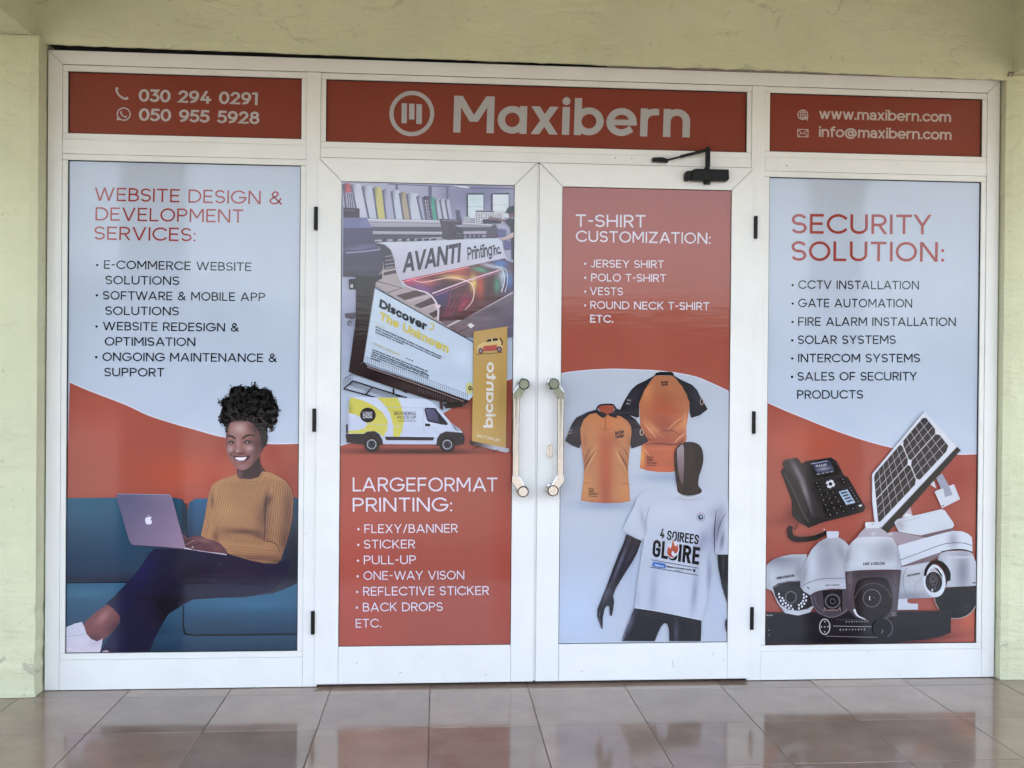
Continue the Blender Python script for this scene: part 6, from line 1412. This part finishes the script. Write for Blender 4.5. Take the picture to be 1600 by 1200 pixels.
LD = [(205, 368), (210, 408), (226, 454), (252, 494), (288, 526), (330, 546), (374, 562), (246, 420), (262, 452), (286, 484), (318, 510), (354, 520), (452, 552), (490, 528), (518, 494), (540, 452), (544, 404), (452, 510), (480, 488), (502, 458), (512, 418), (512, 378)]
for x_, y_ in LD: d1.ellipse(*s11((x_, y_))[0], 1.6, 1.9, (206, 202, 222), n=9)
lettering(d1, 'HIKVISION', s11((176, 186))[0], s11((390, 154))[0], 4, (48, 46, 62), w=.22, slant=.15); d1.done()
d2c = camera('printed_camera', 'printed picture of an egg-shaped white dome camera with clear bubble')
d2c.shape(s6((372, 610), (440, 582), (620, 572), (650, 700), (620, 742), (560, 768), (500, 770), (430, 746), (390, 690)), (84, 66, 84), res=3, blobs=[(1297, 940, 10, 12, (44, 36, 46), .8), (1276, 935, 5, 12, (70, 58, 76), .5)]); d2c.shape(s11((742, 330), (990, 322), (994, 590), (770, 590)), (40, 34, 44)); d2c.ring(*s11((870, 465))[0], 11, 10.6, 2.2, (98, 92, 104)); d2c.ellipse(*s11((872, 466))[0], 6.4, 6.4, (32, 28, 36)); d2c.ring(*s11((872, 466))[0], 4, 4, .9, (110, 100, 112)); d2c.line(s11((760, 600), (770, 546), (790, 578), (940, 578), (962, 546), (968, 590)), 1.2, (176, 120, 104)); d2c.line(s11((600, 400), (630, 520), (720, 620), (850, 668), (960, 640), (1050, 570)), .9, (130, 112, 130), smooth=True); d2c.line(s11((640, 400), (670, 500), (750, 590)), .8, (120, 100, 120), smooth=True)
d2c.shape(s6((484, 216), (520, 214), (572, 214), (610, 238), (648, 280), (640, 400), (622, 460), (622, 574), (520, 570), (440, 582), (400, 594), (372, 614), (330, 590), (304, 556), (306, 480), (336, 384), (380, 300), (430, 246)), CW, res=2.6, blobs=[(1255, 895, 5, 26, (126, 126, 146), .7, 16), (1312, 862, 6, 16, (132, 130, 150), .6, -20), (1284, 848, 10, 6, (140, 138, 156), .5), (1290, 870, 16, 30, (140, 138, 164), .7), (1266, 880, 8, 30, (190, 200, 224), .7), (1316, 900, 8, 20, (170, 172, 204), .5), (1296, 913, 26, 5, (196, 198, 220), .5)])
d2c.shape(s6((484, 178), (492, 170), (560, 170), (572, 178), (566, 216), (490, 218)), (192, 196, 216), res=3); d2c.line(s6((310, 552), (380, 520), (470, 500), (620, 498)), 1.1, (110, 108, 138), smooth=True); d2c.line(s6((352, 556), (366, 572)), 1.6, (52, 48, 60)); lettering(d2c, 'HIKVISION', s6((475, 553))[0], s6((573, 551))[0], 2.8, (60, 56, 74), w=.2, slant=.15); d2c.done()
d3 = camera('printed_camera', 'printed picture of the largest speed dome camera, front and centre of the group')
d3.shape(s6((612, 446), (1004, 446), (992, 560), (980, 700), (974, 772), (930, 770), (880, 792), (760, 796), (690, 774), (640, 730), (622, 600)), (88, 64, 78), res=3, blobs=[(1396, 920, 3, 30, (110, 90, 104), .6), (1326, 900, 4, 24, (126, 106, 120), .7), (1360, 895, 30, 6, (70, 44, 54), .7)])
d3.shape(s6((676, 640), (684, 560), (706, 516), (760, 496), (860, 494), (906, 514), (930, 570), (942, 680), (916, 750), (870, 784), (800, 796), (730, 778), (690, 726)), (50, 28, 38), smooth=True, n=3, res=3, blobs=[(1360, 940, 10, 10, (62, 38, 46), .5), (1330, 945, 3, 16, (36, 18, 28), .6)]); d3.ring(*s6((808, 660))[0], 28.4, 27.6, .9, (104, 76, 84), a0=190, a1=350, n=30); d3.ring(*s6((800, 640))[0], 13.6, 13.8, 1.0, (124, 98, 104)); d3.ellipse(*s6((800, 640))[0], 9, 9, (40, 22, 32)); d3.ring(*s6((800, 640))[0], 4, 4, 1.4, (206, 196, 204), a0=130, a1=230, n=10); d3.ellipse(*s6((816, 636))[0], 1.6, 1.4, (84, 64, 72), n=10)
d3.line(s6((676, 716), (700, 760), (760, 790)), [3.6, 2.4, .8], (206, 204, 214), smooth=True); dots(d3, s6((644, 548), (962, 548)), 1, (34, 24, 34)); d3.ellipse(*s6((950, 752))[0], 2.8, 3, (60, 52, 62), n=14); d3.ring(*s6((950, 752))[0], 2.2, 2.4, .7, (160, 156, 166), n=14)
d3.shape(s6((752, 148), (854, 148), (900, 180), (944, 226), (880, 214), (760, 212), (690, 222), (716, 184)), (172, 156, 176), res=3, blobs=[(1362, 833, 3, 2, (206, 204, 216), .8)])
d3.shape(s6((690, 220), (760, 212), (880, 213), (944, 224), (974, 272), (992, 340), (1004, 442), (880, 440), (720, 442), (604, 452), (604, 390), (624, 300), (652, 254)), (182, 185, 200), res=2.6, blobs=[(1320, 872, 6, 24, (128, 128, 146), .7, 12), (1360, 842, 26, 6, (206, 208, 216), .6), (1385, 858, 16, 16, (140, 138, 158), .6), (1380, 865, 20, 12, (150, 150, 172), .4), (1345, 870, 10, 16, (200, 208, 226), .5), (1362, 880, 40, 4, (206, 210, 226), .5), (1402, 870, 4, 20, (140, 138, 168), .6)]); d3.line(s6((690, 222), (760, 214), (880, 215), (942, 226)), 1, (208, 206, 220), smooth=True)
d3.shape(s6((750, 118), (760, 108), (846, 108), (856, 118), (852, 150), (756, 152)), (198, 202, 216), res=3); dots(d3, s6((803, 122)), .8, (80, 76, 90)); lettering(d3, 'HIKVISION', s6((737, 411))[0], s6((886, 409))[0], 5.0, (58, 54, 68), w=.22, slant=.15); d3.done()
jg = Ink(PD, 'printed_dial'); X, Y = s6((874, 850))[0]; jg.ellipse(X, Y, 15.4, 16, (36, 28, 42)); jg.ring(X, Y, 15.4, 16, .8, (120, 106, 118), a0=-80, a1=60); jg.line(s6((866, 884), (876, 872), (872, 862)), .9, (140, 132, 144)); jg.done()
